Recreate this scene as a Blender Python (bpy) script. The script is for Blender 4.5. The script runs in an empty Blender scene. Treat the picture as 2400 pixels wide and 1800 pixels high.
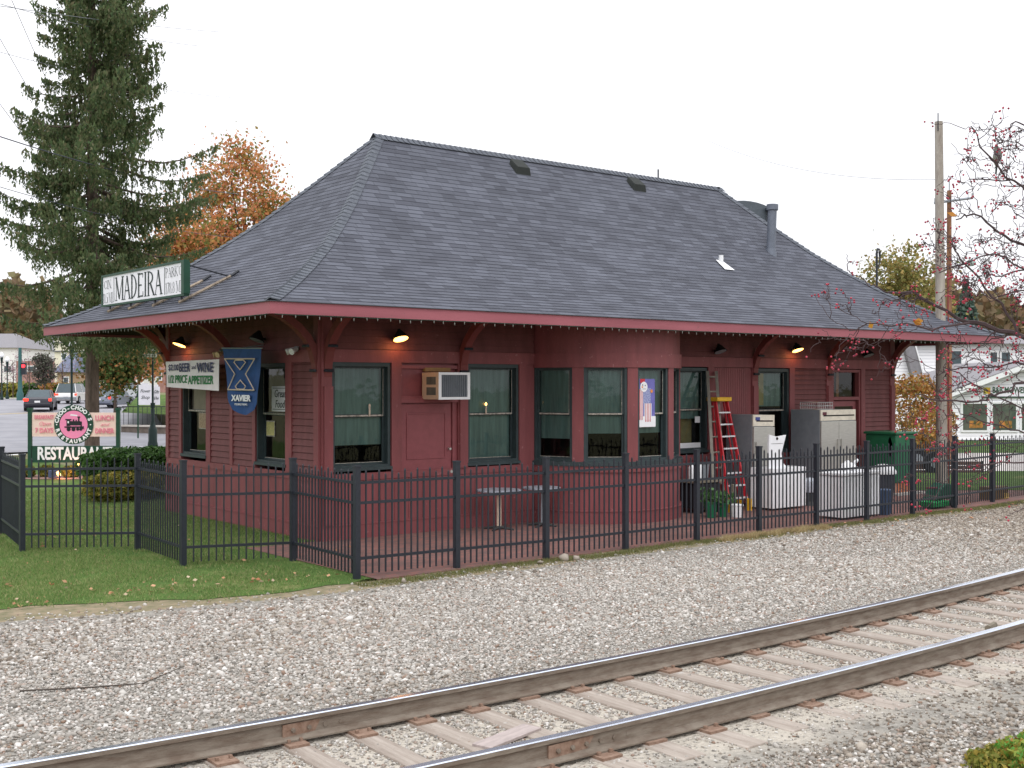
import bpy, bmesh, math, random
import numpy as np
from mathutils import Vector, Matrix
R = math.radians
random.seed(7); rng = np.random.default_rng(7)
SC = bpy.context.scene; COL = SC.collection
# ------------------------------------------------------------------ camera, sky, sun, exposure
YAW = R(38.9)
CAM = Vector((-10.17, -17.82, 2.7))
FWD = Vector((math.sin(YAW), math.cos(YAW), 0)); RGT = Vector((math.cos(YAW), -math.sin(YAW), 0))
cd = bpy.data.cameras.new("camera"); cam = bpy.data.objects.new("camera", cd); COL.objects.link(cam)
cam.location = CAM; cam.rotation_euler = (R(90), 0, -YAW)
cd.lens = 41.64; cd.sensor_width = 36; cd.clip_start = .1; cd.clip_end = 3000
SC.camera = cam
w = bpy.data.worlds.new("World"); SC.world = w; w.use_nodes = True
nt = w.node_tree; bg = nt.nodes['Background']
sky = nt.nodes.new('ShaderNodeTexSky'); sky.sky_type = 'NISHITA'; sky.sun_disc = False
SUN_EL, SUN_AZ = R(52), R(215)
sky.sun_elevation = SUN_EL; sky.sun_rotation = SUN_AZ
mx = nt.nodes.new('ShaderNodeMix'); mx.data_type = 'RGBA'; mx.inputs[0].default_value = .93
tcw = nt.nodes.new('ShaderNodeTexCoord'); spw = nt.nodes.new('ShaderNodeSeparateXYZ'); nt.links.new(tcw.outputs['Generated'], spw.inputs[0])
rpw = nt.nodes.new('ShaderNodeValToRGB'); ew = rpw.color_ramp.elements; ew[0].position = 0; ew[0].color = (.46, .46, .475, 1); ew[1].position = 1; ew[1].color = (1, 1, 1.03, 1)
nt.links.new(spw.outputs[2], rpw.inputs[0])
scw = nt.nodes.new('ShaderNodeMix'); scw.data_type = 'RGBA'; scw.blend_type = 'MULTIPLY'; scw.inputs[0].default_value = 1; scw.inputs[7].default_value = (23, 23, 23, 1)
nt.links.new(rpw.outputs[0], scw.inputs[6]); nt.links.new(scw.outputs[2], mx.inputs[7])
nt.links.new(sky.outputs[0], mx.inputs[6]); nt.links.new(mx.outputs[2], bg.inputs[0]); bg.inputs[1].default_value = .1
sd = bpy.data.lights.new('sun', 'SUN'); so = bpy.data.objects.new('sun', sd); COL.objects.link(so)
sd.energy = .7; sd.angle = R(25); sd.color = (1, .97, .93)
sdir = Vector((math.sin(SUN_AZ) * math.cos(SUN_EL), math.cos(SUN_AZ) * math.cos(SUN_EL), math.sin(SUN_EL)))
so.rotation_euler = (-sdir).to_track_quat('-Z', 'Y').to_euler(); so.location = (0, -20, 30)
SC.view_settings.view_transform = 'Standard'; SC.view_settings.look = 'None'
SC.view_settings.exposure = 0.0; SC.view_settings.gamma = 1
SC.cycles.max_bounces = 6; SC.cycles.transparent_max_bounces = 8

# ------------------------------------------------------------------ helpers
def far(px, Z, z=0.):            # a place at distance Z ahead of the camera, bearing px
    p = CAM + FWD * Z + RGT * ((px - 1200) / 2776. * Z); return Vector((p.x, p.y, z))
def hz(py, Z): return 2.7 - (py - 900) / 2776. * Z
def lin(c): return tuple(((v / 255) / 12.92 if v / 255 <= .04045 else ((v / 255 + .055) / 1.055) ** 2.4) for v in c)
def gz(x, y):                    # terrain height
    h = 0.
    if y > 33: h = .030 * (min(y, 64) - 33) + .012 * max(0, y - 64)
    return h
MATS = {}
def N(nt, t, **k):
    n = nt.nodes.new(t)
    for a, b in k.items(): setattr(n, a, b)
    return n
def mat(name, c, rough=.6, metal=0., var=.12, scale=6., bump=0., bscale=40., spec=.4, emis=None, estr=0., c2=None, detail=4, stretch=None, coord='Object', chips=None):
    if name in MATS: return MATS[name]
    m = bpy.data.materials.new(name); m.use_nodes = True; t = m.node_tree; b = t.nodes['Principled BSDF']
    col = lin(c)
    b.inputs['Roughness'].default_value = rough; b.inputs['Metallic'].default_value = metal
    b.inputs['Specular IOR Level'].default_value = spec
    tc = N(t, 'ShaderNodeTexCoord'); mp = N(t, 'ShaderNodeMapping'); t.links.new(tc.outputs[coord], mp.inputs[0])
    if stretch: mp.inputs['Scale'].default_value = stretch
    nz = N(t, 'ShaderNodeTexNoise'); nz.inputs['Scale'].default_value = scale; nz.inputs['Detail'].default_value = detail
    nz.inputs['Roughness'].default_value = .65
    t.links.new(mp.outputs[0], nz.inputs['Vector'])
    rp = N(t, 'ShaderNodeValToRGB'); e = rp.color_ramp.elements
    a = lin(c2) if c2 else tuple(v * (1 - var) for v in col)
    bb = col if c2 else tuple(min(1, v * (1 + var)) for v in col)
    e[0].position = .35; e[1].position = .65; e[0].color = (*a, 1); e[1].color = (*bb, 1)
    t.links.new(nz.outputs[0], rp.inputs[0]); t.links.new(rp.outputs[0], b.inputs['Base Color'])
    if bump:
        n2 = N(t, 'ShaderNodeTexNoise'); n2.inputs['Scale'].default_value = bscale; n2.inputs['Detail'].default_value = 5
        t.links.new(mp.outputs[0], n2.inputs['Vector'])
        bp = N(t, 'ShaderNodeBump'); bp.inputs['Strength'].default_value = bump; bp.inputs['Distance'].default_value = .02
        t.links.new(n2.outputs[0], bp.inputs['Height']); t.links.new(bp.outputs[0], b.inputs['Normal'])
    if chips:
        n4 = N(t, 'ShaderNodeTexNoise'); n4.inputs['Scale'].default_value = 9; n4.inputs['Detail'].default_value = 12; n4.inputs['Roughness'].default_value = .75; t.links.new(tc.outputs[coord], n4.inputs['Vector'])
        m4 = N(t, 'ShaderNodeMapRange'); m4.inputs[1].default_value = .62; m4.inputs[2].default_value = .66; t.links.new(n4.outputs[0], m4.inputs[0])
        x4 = N(t, 'ShaderNodeMix', data_type='RGBA'); t.links.new(m4.outputs[0], x4.inputs[0]); t.links.new(rp.outputs[0], x4.inputs[6]); x4.inputs[7].default_value = (*lin(chips), 1); t.links.new(x4.outputs[2], b.inputs['Base Color'])
    if emis:
        b.inputs['Emission Color'].default_value = (*lin(emis), 1); b.inputs['Emission Strength'].default_value = estr
    MATS[name] = m; return m
def islands(name, cols, rough=.7, transl=0., spec=.3):      # every leaf, stone or blade takes one tint of a palette
    if name in MATS: return MATS[name]
    m = bpy.data.materials.new(name); m.use_nodes = True; t = m.node_tree; b = t.nodes['Principled BSDF']
    g = N(t, 'ShaderNodeNewGeometry'); rp = N(t, 'ShaderNodeValToRGB'); cr = rp.color_ramp; cr.interpolation = 'LINEAR'
    n = len(cols)
    while len(cr.elements) < n: cr.elements.new(.5)
    for i, c in enumerate(cols): cr.elements[i].position = i / max(1, n - 1); cr.elements[i].color = (*lin(c), 1)
    t.links.new(g.outputs['Random Per Island'], rp.inputs[0]); t.links.new(rp.outputs[0], b.inputs['Base Color'])
    b.inputs['Roughness'].default_value = rough; b.inputs['Specular IOR Level'].default_value = spec
    if transl:
        tr = N(t, 'ShaderNodeBsdfTranslucent'); t.links.new(rp.outputs[0], tr.inputs[0]); ms = N(t, 'ShaderNodeMixShader'); ms.inputs[0].default_value = transl
        t.links.new(b.outputs[0], ms.inputs[1]); t.links.new(tr.outputs[0], ms.inputs[2]); t.links.new(ms.outputs[0], t.nodes['Material Output'].inputs[0])
    MATS[name] = m; return m
ORG = {}
class MB:
    def __init__(s, xf=None): s.v = []; s.f = []; s.m = []; s.uv = {}; s.xf = xf; s.cur = 0
    def P(s, p):
        p = s.xf(*p) if s.xf else p
        s.v.append(tuple(p)); return len(s.v) - 1
    def face(s, pts, uv=None):
        s.f.append([s.P(p) for p in pts]); s.m.append(s.cur)
        if uv: s.uv[len(s.f) - 1] = uv
        return s
    def box(s, a, b):
        x0, y0, z0 = a; x1, y1, z1 = b
        if x0 > x1: x0, x1 = x1, x0
        if y0 > y1: y0, y1 = y1, y0
        if z0 > z1: z0, z1 = z1, z0
        i = [s.P(p) for p in ((x0, y0, z0), (x1, y0, z0), (x1, y1, z0), (x0, y1, z0), (x0, y0, z1), (x1, y0, z1), (x1, y1, z1), (x0, y1, z1))]
        for q in ((0, 3, 2, 1), (4, 5, 6, 7), (0, 1, 5, 4), (1, 2, 6, 5), (2, 3, 7, 6), (3, 0, 4, 7)): s.f.append([i[k] for k in q]); s.m.append(s.cur)
        return s
    def tube(s, pts, r, n=8, r2=None, caps=True):
        pts = [Vector(s.xf(*p)) if s.xf else Vector(p) for p in pts]
        L = len(pts); rs = [r + ((r2 - r) * i / max(1, L - 1) if r2 is not None else 0) for i in range(L)] if not isinstance(r, (list, tuple)) else r
        rings = []; prev = None
        for i, p in enumerate(pts):
            d = (pts[min(i + 1, L - 1)] - pts[max(i - 1, 0)])
            d = d.normalized() if d.length > 1e-9 else Vector((0, 0, 1))
            a = Vector((0, 0, 1)) if abs(d.z) < .9 else Vector((1, 0, 0))
            u = d.cross(a).normalized()
            if prev is not None and u.dot(prev) < 0: u = -u
            prev = u; v = d.cross(u)
            ring = []
            for k in range(n):
                t = 2 * math.pi * k / n; q = p + (u * math.cos(t) + v * math.sin(t)) * rs[i]
                s.v.append(tuple(q)); ring.append(len(s.v) - 1)
            rings.append(ring)
        for a, b in zip(rings, rings[1:]):
            for k in range(n): s.f.append([a[k], a[(k + 1) % n], b[(k + 1) % n], b[k]]); s.m.append(s.cur)
        if caps: s.f.append(rings[0][::-1]); s.m.append(s.cur); s.f.append(rings[-1]); s.m.append(s.cur)
        return s
    def lathe(s, prof, c=(0, 0, 0), n=20):
        rings = []
        for r, z in prof: rings.append([s.P((c[0] + r * math.cos(2 * math.pi * k / n), c[1] + r * math.sin(2 * math.pi * k / n), c[2] + z)) for k in range(n)])
        for a, b in zip(rings, rings[1:]):
            for k in range(n): s.f.append([a[k], a[(k + 1) % n], b[(k + 1) % n], b[k]]); s.m.append(s.cur)
        s.f.append(rings[0][::-1]); s.m.append(s.cur); s.f.append(rings[-1]); s.m.append(s.cur)
        return s
    def prism(s, pts, y0, y1):         # outline in (x,z) pulled from y0 to y1
        a = [s.P((x, y0, z)) for x, z in pts]; b = [s.P((x, y1, z)) for x, z in pts]; n = len(pts)
        s.f.append(a[::-1]); s.m.append(s.cur); s.f.append(b); s.m.append(s.cur)
        for k in range(n): s.f.append([a[k], a[(k + 1) % n], b[(k + 1) % n], b[k]]); s.m.append(s.cur)
        return s
    def build(s, name, mats, parent=None, smooth=False, bevel=0., local=False, label=None):
        o0 = Vector((0, 0, 0)) if local or parent is None else ORG.get(parent, Vector((0, 0, 0)))
        me = bpy.data.meshes.new(name); me.from_pydata([(x - o0.x, y - o0.y, z - o0.z) for x, y, z in s.v], [], s.f)
        for m in (mats if isinstance(mats, (list, tuple)) else [mats]): me.materials.append(m)
        me.polygons.foreach_set('material_index', s.m)
        if s.uv:
            ul = me.uv_layers.new(name='UVMap')
            for fi, uv in s.uv.items():
                p = me.polygons[fi]
                for k, li in enumerate(p.loop_indices): ul.data[li].uv = uv[k]
        if smooth: me.polygons.foreach_set('use_smooth', [True] * len(me.polygons))
        me.update()
        o = bpy.data.objects.new(name, me); COL.objects.link(o)
        if bevel: md = o.modifiers.new('b', 'BEVEL'); md.width = bevel; md.segments = 2; md.limit_method = 'ANGLE'
        if smooth and hasattr(me, 'set_sharp_from_angle'): me.set_sharp_from_angle(angle=R(40))
        if parent is not None: o.parent = parent; ORG[o] = o0
        if label: o['label'] = label
        return o
def tag(o, label, cat, group=None):
    o['label'] = label; o['category'] = cat
    if group: o['group'] = group
    return o
def thing(name, loc, label, cat, group=None, rz=0.):
    o = bpy.data.objects.new(name, None); COL.objects.link(o); o.location = loc; o.rotation_euler = (0, 0, rz); o.empty_display_size = .2
    ORG[o] = Vector(loc); return tag(o, label, cat, group)
def kind(o, k): o['kind'] = k; return o
def copy_tree(o, parent=None):
    c = o.copy(); COL.objects.link(c)
    if parent is not None: c.parent = parent
    for ch in list(o.children): copy_tree(ch, c)
    return c
def basis(o, u, n):                 # local x -> u, y -> up, z -> n (writing on a surface)
    u = Vector(u); n = Vector(n); v = n.cross(u); o = Vector(o)
    return Matrix(((u.x, v.x, n.x, o.x), (u.y, v.y, n.y, o.y), (u.z, v.z, n.z, o.z), (0, 0, 0, 1)))
def text(name, body, size, m, M, parent, sx=1., off=0., ext=.003, align='CENTER', shear=0., fit=None):
    cu = bpy.data.curves.new(name, 'FONT'); cu.body = body; cu.size = size; cu.align_x = align; cu.align_y = 'CENTER'; cu.offset = off; cu.extrude = ext; cu.shear = shear; cu.resolution_u = 3
    t = bpy.data.objects.new('t', cu); COL.objects.link(t)
    bpy.context.view_layer.update()
    me = bpy.data.meshes.new_from_object(t); COL.objects.unlink(t); bpy.data.objects.remove(t)
    co = np.empty(len(me.vertices) * 3, 'f'); me.vertices.foreach_get('co', co); co = co.reshape(-1, 3)
    if fit and len(co):
        wd = co[:, 0].max() - co[:, 0].min(); sx = fit / wd
    o0 = ORG.get(parent, Vector((0, 0, 0))) if parent is not None else Vector((0, 0, 0))
    A = np.array(M)
    c4 = np.c_[co[:, 0] * sx, co[:, 1], co[:, 2], np.ones(len(co))] @ A.T
    me.vertices.foreach_set('co', (c4[:, :3] - np.array(o0)).astype('f').ravel()); me.materials.clear(); me.materials.append(m); me.name = name; me.update()
    o = bpy.data.objects.new(name, me); COL.objects.link(o)
    if parent is not None: o.parent = parent; ORG[o] = o0
    return o
def npmesh(name, V, F, m, parent=None, k=None, smooth=False):
    me = bpy.data.meshes.new(name); nv = len(V); nf = len(F); q = F.shape[1]
    o0 = np.array(ORG.get(parent, Vector((0, 0, 0)))) if parent is not None else np.zeros(3)
    me.vertices.add(nv); me.vertices.foreach_set('co', (V - o0).astype('f').ravel())
    me.loops.add(nf * q); me.loops.foreach_set('vertex_index', F.astype('i').ravel())
    me.polygons.add(nf); me.polygons.foreach_set('loop_start', np.arange(0, nf * q, q, dtype='i'))
    me.materials.append(m); me.update(calc_edges=True)
    if smooth: me.polygons.foreach_set('use_smooth', [True] * nf)
    o = bpy.data.objects.new(name, me); COL.objects.link(o)
    if parent is not None: o.parent = parent; ORG[o] = Vector(o0)
    if k: o['kind'] = k
    return o
def leafquads(C, size, aspect=1.5, down=0., flat=0.):         # one bent leaf-sized quad per centre
    n = len(C); size = np.broadcast_to(size, n)[:, None]
    a = rng.normal(size=(n, 3)); a[:, 2] *= (1 - flat)
    if down: a = a * (1 - down) + np.array([0, 0, -1.]) * down * 2
    a /= np.linalg.norm(a, axis=1)[:, None] + 1e-9
    b = rng.normal(size=(n, 3)); b -= (b * a).sum(1)[:, None] * a; b /= np.linalg.norm(b, axis=1)[:, None] + 1e-9
    a = a * size * aspect * .5; b = b * size * .5
    V = np.stack([C - a, C + b * .9 - a * .1, C + a, C - b * .9 - a * .1], 1).reshape(-1, 3)
    return V, np.arange(4 * n).reshape(-1, 4)
def incam(P, mx=350, zmin=2.):
    d = P - np.array(CAM); Z = d @ np.array(FWD); X = d @ np.array(RGT); Z = np.maximum(Z, .01)
    px = 1200 + 2776 * X / Z; py = 900 - 2776 * d[:, 2] / Z
    return (Z > zmin) & (px > -mx) & (px < 2400 + mx) & (py < 1800 + mx)

# ------------------------------------------------------------------ materials
M_wall = mat('red_siding_paint', (112, 65, 65), chips=(134, 92, 90), rough=.7, var=.17, detail=9, stretch=(1.5, 1.5, .4), scale=3, bump=.1, bscale=60)
M_trim = mat('red_trim_paint', (138, 75, 77), .6, chips=(160, 112, 112), detail=9, stretch=(1.5, 1.5, .35), scale=2.2, bump=.15, bscale=40, c2=(120, 65, 67))
M_fascia = mat('rose_fascia_paint', (160, 92, 101), .6, chips=(128, 84, 88), var=.1, scale=1.5, c2=(144, 80, 89), stretch=(.3, .3, 3), bump=.1)
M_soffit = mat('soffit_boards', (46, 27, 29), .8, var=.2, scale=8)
M_frame = mat('dark_green_frame_paint', (52, 64, 66), .5, var=.15)
M_worn_lit = mat('worn_and_lit_sash_edge', (190, 182, 170), .7, c2=(120, 116, 108), scale=18)
M_shade = mat('green_window_shade', (104, 130, 126), .8, var=.22, scale=2.5, detail=6, stretch=(5, 5, .4))  # vertical tone streaks paint the shading of folds into the colour
M_shade2 = mat('grey_window_shade', (150, 136, 126), .8, var=.1)
M_tan = mat('tan_patch', (150, 140, 96), .8)
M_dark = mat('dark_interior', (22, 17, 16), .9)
M_black = mat('black_metal_paint', (38, 42, 50), .45, var=.15, scale=20)
M_steel = mat('brushed_stainless', (190, 188, 182), .34, metal=.6, var=.08, stretch=(1, 1, 12))
M_greymetal = mat('grey_sheet_metal', (138, 144, 150), .5, metal=.3, var=.08)
M_white = mat('white_enamel', (235, 236, 238), .4, var=.03)
M_wood = mat('weathered_wood', (120, 112, 98), .85, var=.25, scale=8, stretch=(1, 1, .1), bump=.3)
def glassmat():
    m = bpy.data.materials.new('window_glass'); m.use_nodes = True; t = m.node_tree; t.nodes.remove(t.nodes['Principled BSDF'])
    tr = N(t, 'ShaderNodeBsdfTransparent'); tr.inputs[0].default_value = (.86, .9, .88, 1); gl = N(t, 'ShaderNodeBsdfGlossy'); gl.inputs['Roughness'].default_value = .03
    fr = N(t, 'ShaderNodeFresnel'); fr.inputs[0].default_value = 1.5; ms = N(t, 'ShaderNodeMixShader')
    nz = N(t, 'ShaderNodeTexNoise'); nz.inputs['Scale'].default_value = 3.; bp = N(t, 'ShaderNodeBump'); bp.inputs['Strength'].default_value = .12; bp.inputs['Distance'].default_value = .02
    tc = N(t, 'ShaderNodeTexCoord'); t.links.new(tc.outputs['Object'], nz.inputs[0]); t.links.new(nz.outputs[0], bp.inputs['Height']); t.links.new(bp.outputs[0], gl.inputs['Normal'])
    t.links.new(fr.outputs[0], ms.inputs[0]); t.links.new(tr.outputs[0], ms.inputs[1]); t.links.new(gl.outputs[0], ms.inputs[2]); t.links.new(ms.outputs[0], t.nodes['Material Output'].inputs[0])
    return m
M_glass = glassmat()
def shinglemat():
    m = bpy.data.materials.new('asphalt_shingles'); m.use_nodes = True; t = m.node_tree; b = t.nodes['Principled BSDF']
    uv = N(t, 'ShaderNodeUVMap'); br = N(t, 'ShaderNodeTexBrick'); t.links.new(uv.outputs[0], br.inputs[0])
    br.inputs['Scale'].default_value = 1; br.inputs['Brick Width'].default_value = .31; br.inputs['Row Height'].default_value = .14
    br.inputs['Mortar Size'].default_value = .006; br.inputs['Mortar Smooth'].default_value = .3; br.inputs['Bias'].default_value = -.1
    br.offset = .37; br.offset_frequency = 3; br.squash = 1.25; br.squash_frequency = 2
    br.inputs['Color1'].default_value = (*lin((92, 95, 105)), 1); br.inputs['Color2'].default_value = (*lin((71, 73, 82)), 1); br.inputs['Mortar'].default_value = (*lin((62, 64, 72)), 1)
    nz = N(t, 'ShaderNodeTexNoise'); nz.inputs['Scale'].default_value = 1.1; nz.inputs['Detail'].default_value = 6; t.links.new(uv.outputs[0], nz.inputs[0])
    rp = N(t, 'ShaderNodeMapRange'); rp.inputs[1].default_value = .3; rp.inputs[2].default_value = .7; rp.inputs[3].default_value = .84; rp.inputs[4].default_value = 1.14; t.links.new(nz.outputs[0], rp.inputs[0])
    mu = N(t, 'ShaderNodeMix', data_type='RGBA', blend_type='MULTIPLY'); mu.inputs[0].default_value = 1; t.links.new(br.outputs[0], mu.inputs[6]); t.links.new(rp.outputs[0], mu.inputs[7])
    t.links.new(mu.outputs[2], b.inputs['Base Color']); b.inputs['Roughness'].default_value = .85; b.inputs['Specular IOR Level'].default_value = .25
    n3 = N(t, 'ShaderNodeTexNoise'); n3.inputs['Scale'].default_value = 90; t.links.new(uv.outputs[0], n3.inputs[0])
    bp = N(t, 'ShaderNodeBump'); bp.inputs['Strength'].default_value = .35; bp.inputs['Distance'].default_value = .01
    t.links.new(n3.outputs[0], bp.inputs['Height']); t.links.new(bp.outputs[0], b.inputs['Normal'])
    return m
M_shingle = shinglemat()

# ------------------------------------------------------------------ ground
def groundmat():
    m = bpy.data.materials.new('mixed_earth'); m.use_nodes = True; t = m.node_tree; b = t.nodes['Principled BSDF']
    tc = N(t, 'ShaderNodeTexCoord'); nz = N(t, 'ShaderNodeTexNoise'); nz.inputs['Scale'].default_value = 1.1; nz.inputs['Detail'].default_value = 8; t.links.new(tc.outputs['Object'], nz.inputs[0])
    rp = N(t, 'ShaderNodeValToRGB'); rp.color_ramp.elements[0].color = (*lin((96, 104, 66)), 1); rp.color_ramp.elements[1].color = (*lin((124, 116, 84)), 1)
    t.links.new(nz.outputs[0], rp.inputs[0]); t.links.new(rp.outputs[0], b.inputs['Base Color']); b.inputs['Roughness'].default_value = 1; return m
xs = sorted(set([-400, -150, -60, -30, -15, 0, 10, 20, 30, 45, 60, 80, 110, 150, 250, 500, 900]))
ys = sorted(set([-400, -100, -40, -18, -13, -8.4, -5, 33, 38, 45, 54, 64, 90, 130, 200, 400, 900]))
def base_h(x, y):
    h = gz(x, y) - .03
    if -13 <= y <= -8.4: h -= .12
    if y < -17: h -= .05
    return h - .02
mb = MB()
for a, b_ in zip(xs, xs[1:]):
    for c, d in zip(ys, ys[1:]): mb.face([(a, c, base_h(a, c)), (b_, c, base_h(b_, c)), (b_, d, base_h(b_, d)), (a, d, base_h(a, d))])
kind(mb.build('ground', groundmat()), 'structure')
def grassmat():
    m = bpy.data.materials.new('lawn_grass'); m.use_nodes = True; t = m.node_tree; b = t.nodes['Principled BSDF']
    tc = N(t, 'ShaderNodeTexCoord'); nz = N(t, 'ShaderNodeTexNoise'); nz.inputs['Scale'].default_value = .9; nz.inputs['Detail'].default_value = 9; nz.inputs['Roughness'].default_value = .7; t.links.new(tc.outputs['Object'], nz.inputs[0])
    rp = N(t, 'ShaderNodeValToRGB'); e = rp.color_ramp.elements; e[0].position = .3; e[0].color = (*lin((72, 96, 50)), 1); e[1].position = .7; e[1].color = (*lin((138, 134, 92)), 1)
    e2 = rp.color_ramp.elements.new(.55); e2.color = (*lin((84, 108, 56)), 1)
    t.links.new(nz.outputs[0], rp.inputs[0]); t.links.new(rp.outputs[0], b.inputs['Base Color']); b.inputs['Roughness'].default_value = 1; b.inputs['Specular IOR Level'].default_value = .1
    n2 = N(t, 'ShaderNodeTexNoise'); n2.inputs['Scale'].default_value = 60; t.links.new(tc.outputs['Object'], n2.inputs[0]); bp = N(t, 'ShaderNodeBump'); bp.inputs['Strength'].default_value = .6; bp.inputs['Distance'].default_value = .03
    t.links.new(n2.outputs[0], bp.inputs['Height']); t.links.new(bp.outputs[0], b.inputs['Normal']); return m
M_grass = grassmat()
def wav(x, k=0): return .08 * math.sin(x * 2.1 + k) + .05 * math.sin(x * 5.3 + 1.7 * k) + .03 * math.sin(x * 11.7 + k)
def front_edge(x):    # lawn / dirt border
    return -4.02 + .38 * min(3.2, max(0, -3.0 - x)) + wav(x) if x < -1.6 else -3.8
def gravel_edge(x): return -4.42 + .27 * min(3., max(0, -3.4 - x)) + wav(x, 3) * .8
mb = MB()
X = np.arange(-30, 3.01, .3)
for a, b_ in zip(X, X[1:]):
    for c, d in ((-1, 3), (3, 8), (8, 17), (17, 33)):
        ya, yb = (front_edge(a), front_edge(b_)) if c == -1 else (c, c)
        mb.face([(a, ya, .0), (b_, yb, .0), (b_, d, .0), (a, d, .0)])
kind(mb.build('lawn', M_grass), 'structure')
M_dirt = mat('dry_earth', (148, 132, 110), 1, c2=(106, 104, 76), scale=5, detail=8, bump=.5)
mb = MB(); X = np.arange(-30, 40.01, .3)
for a, b_ in zip(X, X[1:]):
    def hi(x): return front_edge(x) + .12 if x < -1.6 else -3.95 + wav(x, 2) * .4
    def lo(x): return gravel_edge(x) - .15
    mb.face([(a, lo(a), -.012), (b_, lo(b_), -.012), (b_, hi(b_), -.006), (a, hi(a), -.006)])
kind(mb.build('dirt_strip', M_dirt), 'structure')
def brickmat(name, c1, c2, mo, wd=.2, rh=.1, ms=.008):
    m = bpy.data.materials.new(name); m.use_nodes = True; t = m.node_tree; b = t.nodes['Principled BSDF']
    tc = N(t, 'ShaderNodeTexCoord'); br = N(t, 'ShaderNodeTexBrick'); t.links.new(tc.outputs['Object'], br.inputs[0]); br.inputs['Scale'].default_value = 1
    br.inputs['Brick Width'].default_value = wd; br.inputs['Row Height'].default_value = rh; br.inputs['Mortar Size'].default_value = ms
    br.inputs['Color1'].default_value = (*lin(c1), 1); br.inputs['Color2'].default_value = (*lin(c2), 1); br.inputs['Mortar'].default_value = (*lin(mo), 1)
    nz = N(t, 'ShaderNodeTexNoise'); nz.inputs['Scale'].default_value = .8; nz.inputs['Detail'].default_value = 6; t.links.new(tc.outputs['Object'], nz.inputs[0])
    rp = N(t, 'ShaderNodeMapRange'); rp.inputs[1].default_value = .3; rp.inputs[2].default_value = .7; rp.inputs[3].default_value = .75; rp.inputs[4].default_value = 1.15; t.links.new(nz.outputs[0], rp.inputs[0])
    mu = N(t, 'ShaderNodeMix', data_type='RGBA', blend_type='MULTIPLY'); mu.inputs[0].default_value = 1; t.links.new(br.outputs[0], mu.inputs[6]); t.links.new(rp.outputs[0], mu.inputs[7])
    t.links.new(mu.outputs[2], b.inputs['Base Color']); b.inputs['Roughness'].default_value = .9; return m
M_paver = brickmat('brick_paving', (140, 92, 84), (112, 82, 78), (96, 88, 82))
mb = MB(); mb.face([(-1.35, -3.92, .006), (70, -3.92, .006), (70, .1, .006), (-1.35, .1, .006)]); mb.face([(17, .1, .006), (70, .1, .006), (70, 1.2, .006), (17, 1.2, .006)])
mb.face([(-1.35, -3.92, .006), (-1.35, -3.92, -.05), (70, -3.92, -.05), (70, -3.92, .006)])
kind(mb.build('brick_platform', M_paver), 'structure')
# ballast bed
def yc(x):
    q = max(-8., min(8., x + 1.5)); y = -11.04 + .007 * q * q
    return y + .112 * ((x + 1.5) - q) * (1 if q > 0 else 1)
def bal_h(y, c=-11.0):
    d = y - c
    if d > 2.2: return .10 - .11 * min(1, (d - 2.2) / 3.8)
    if d < -1.9: return .10 - .17 * min(1, (-1.9 - d) / 2.2)
    if abs(d) < .68: return .092
    return .10
def ballastmat():
    m = bpy.data.materials.new('ballast_fines'); m.use_nodes = True; t = m.node_tree; b = t.nodes['Principled BSDF']
    tc = N(t, 'ShaderNodeTexCoord'); vo = N(t, 'ShaderNodeTexVoronoi'); vo.inputs['Scale'].default_value = 24; t.links.new(tc.outputs['Object'], vo.inputs[0])
    rp = N(t, 'ShaderNodeValToRGB'); rp.color_ramp.elements[0].color = (*lin((128, 124, 117)), 1); rp.color_ramp.elements[1].color = (*lin((164, 160, 152)), 1)
    t.links.new(vo.outputs['Color'], rp.inputs[0])
    # pale sandy fines lie between and just outside the rails
    sx = N(t, 'ShaderNodeSeparateXYZ'); t.links.new(tc.outputs['Object'], sx.inputs[0])
    nz = N(t, 'ShaderNodeTexNoise'); nz.inputs['Scale'].default_value = 1.6; nz.inputs['Detail'].default_value = 7; t.links.new(tc.outputs['Object'], nz.inputs[0])
    a1 = N(t, 'ShaderNodeMath', operation='MULTIPLY_ADD'); a1.inputs[1].default_value = 1.6; t.links.new(nz.outputs[0], a1.inputs[0]); t.links.new(sx.outputs[1], a1.inputs[2])
    a2 = N(t, 'ShaderNodeMath', operation='ADD'); a2.inputs[1].default_value = 11.2 - .8; t.links.new(a1.outputs[0], a2.inputs[0])
    a3 = N(t, 'ShaderNodeMath', operation='ABSOLUTE'); t.links.new(a2.outputs[0], a3.inputs[0])
    mr = N(t, 'ShaderNodeMapRange'); mr.inputs[1].default_value = .9; mr.inputs[2].default_value = 1.5; mr.inputs[3].default_value = 1; mr.inputs[4].default_value = 0; t.links.new(a3.outputs[0], mr.inputs[0])
    mi = N(t, 'ShaderNodeMix', data_type='RGBA'); t.links.new(mr.outputs[0], mi.inputs[0]); t.links.new(rp.outputs[0], mi.inputs[6]); mi.inputs[7].default_value = (*lin((184, 177, 165)), 1)
    t.links.new(mi.outputs[2], b.inputs['Base Color']); b.inputs['Roughness'].default_value = 1; b.inputs['Specular IOR Level'].default_value = .1
    bp = N(t, 'ShaderNodeBump'); bp.inputs['Strength'].default_value = 1; bp.inputs['Distance'].default_value = .03; t.links.new(vo.outputs['Distance'], bp.inputs['Height']); t.links.new(bp.outputs[0], b.inputs['Normal'])
    return m
mb = MB(); X = list(np.arange(-26, 12.1, 1.)) + [16, 22, 30, 45, 80]
DY = [-5.5, -4.1, -3, -1.9, -1.6, -.8, -.6, .6, .8, 1.6, 2.2, 3, 4, 5, 6.0, 6.6]
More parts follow.
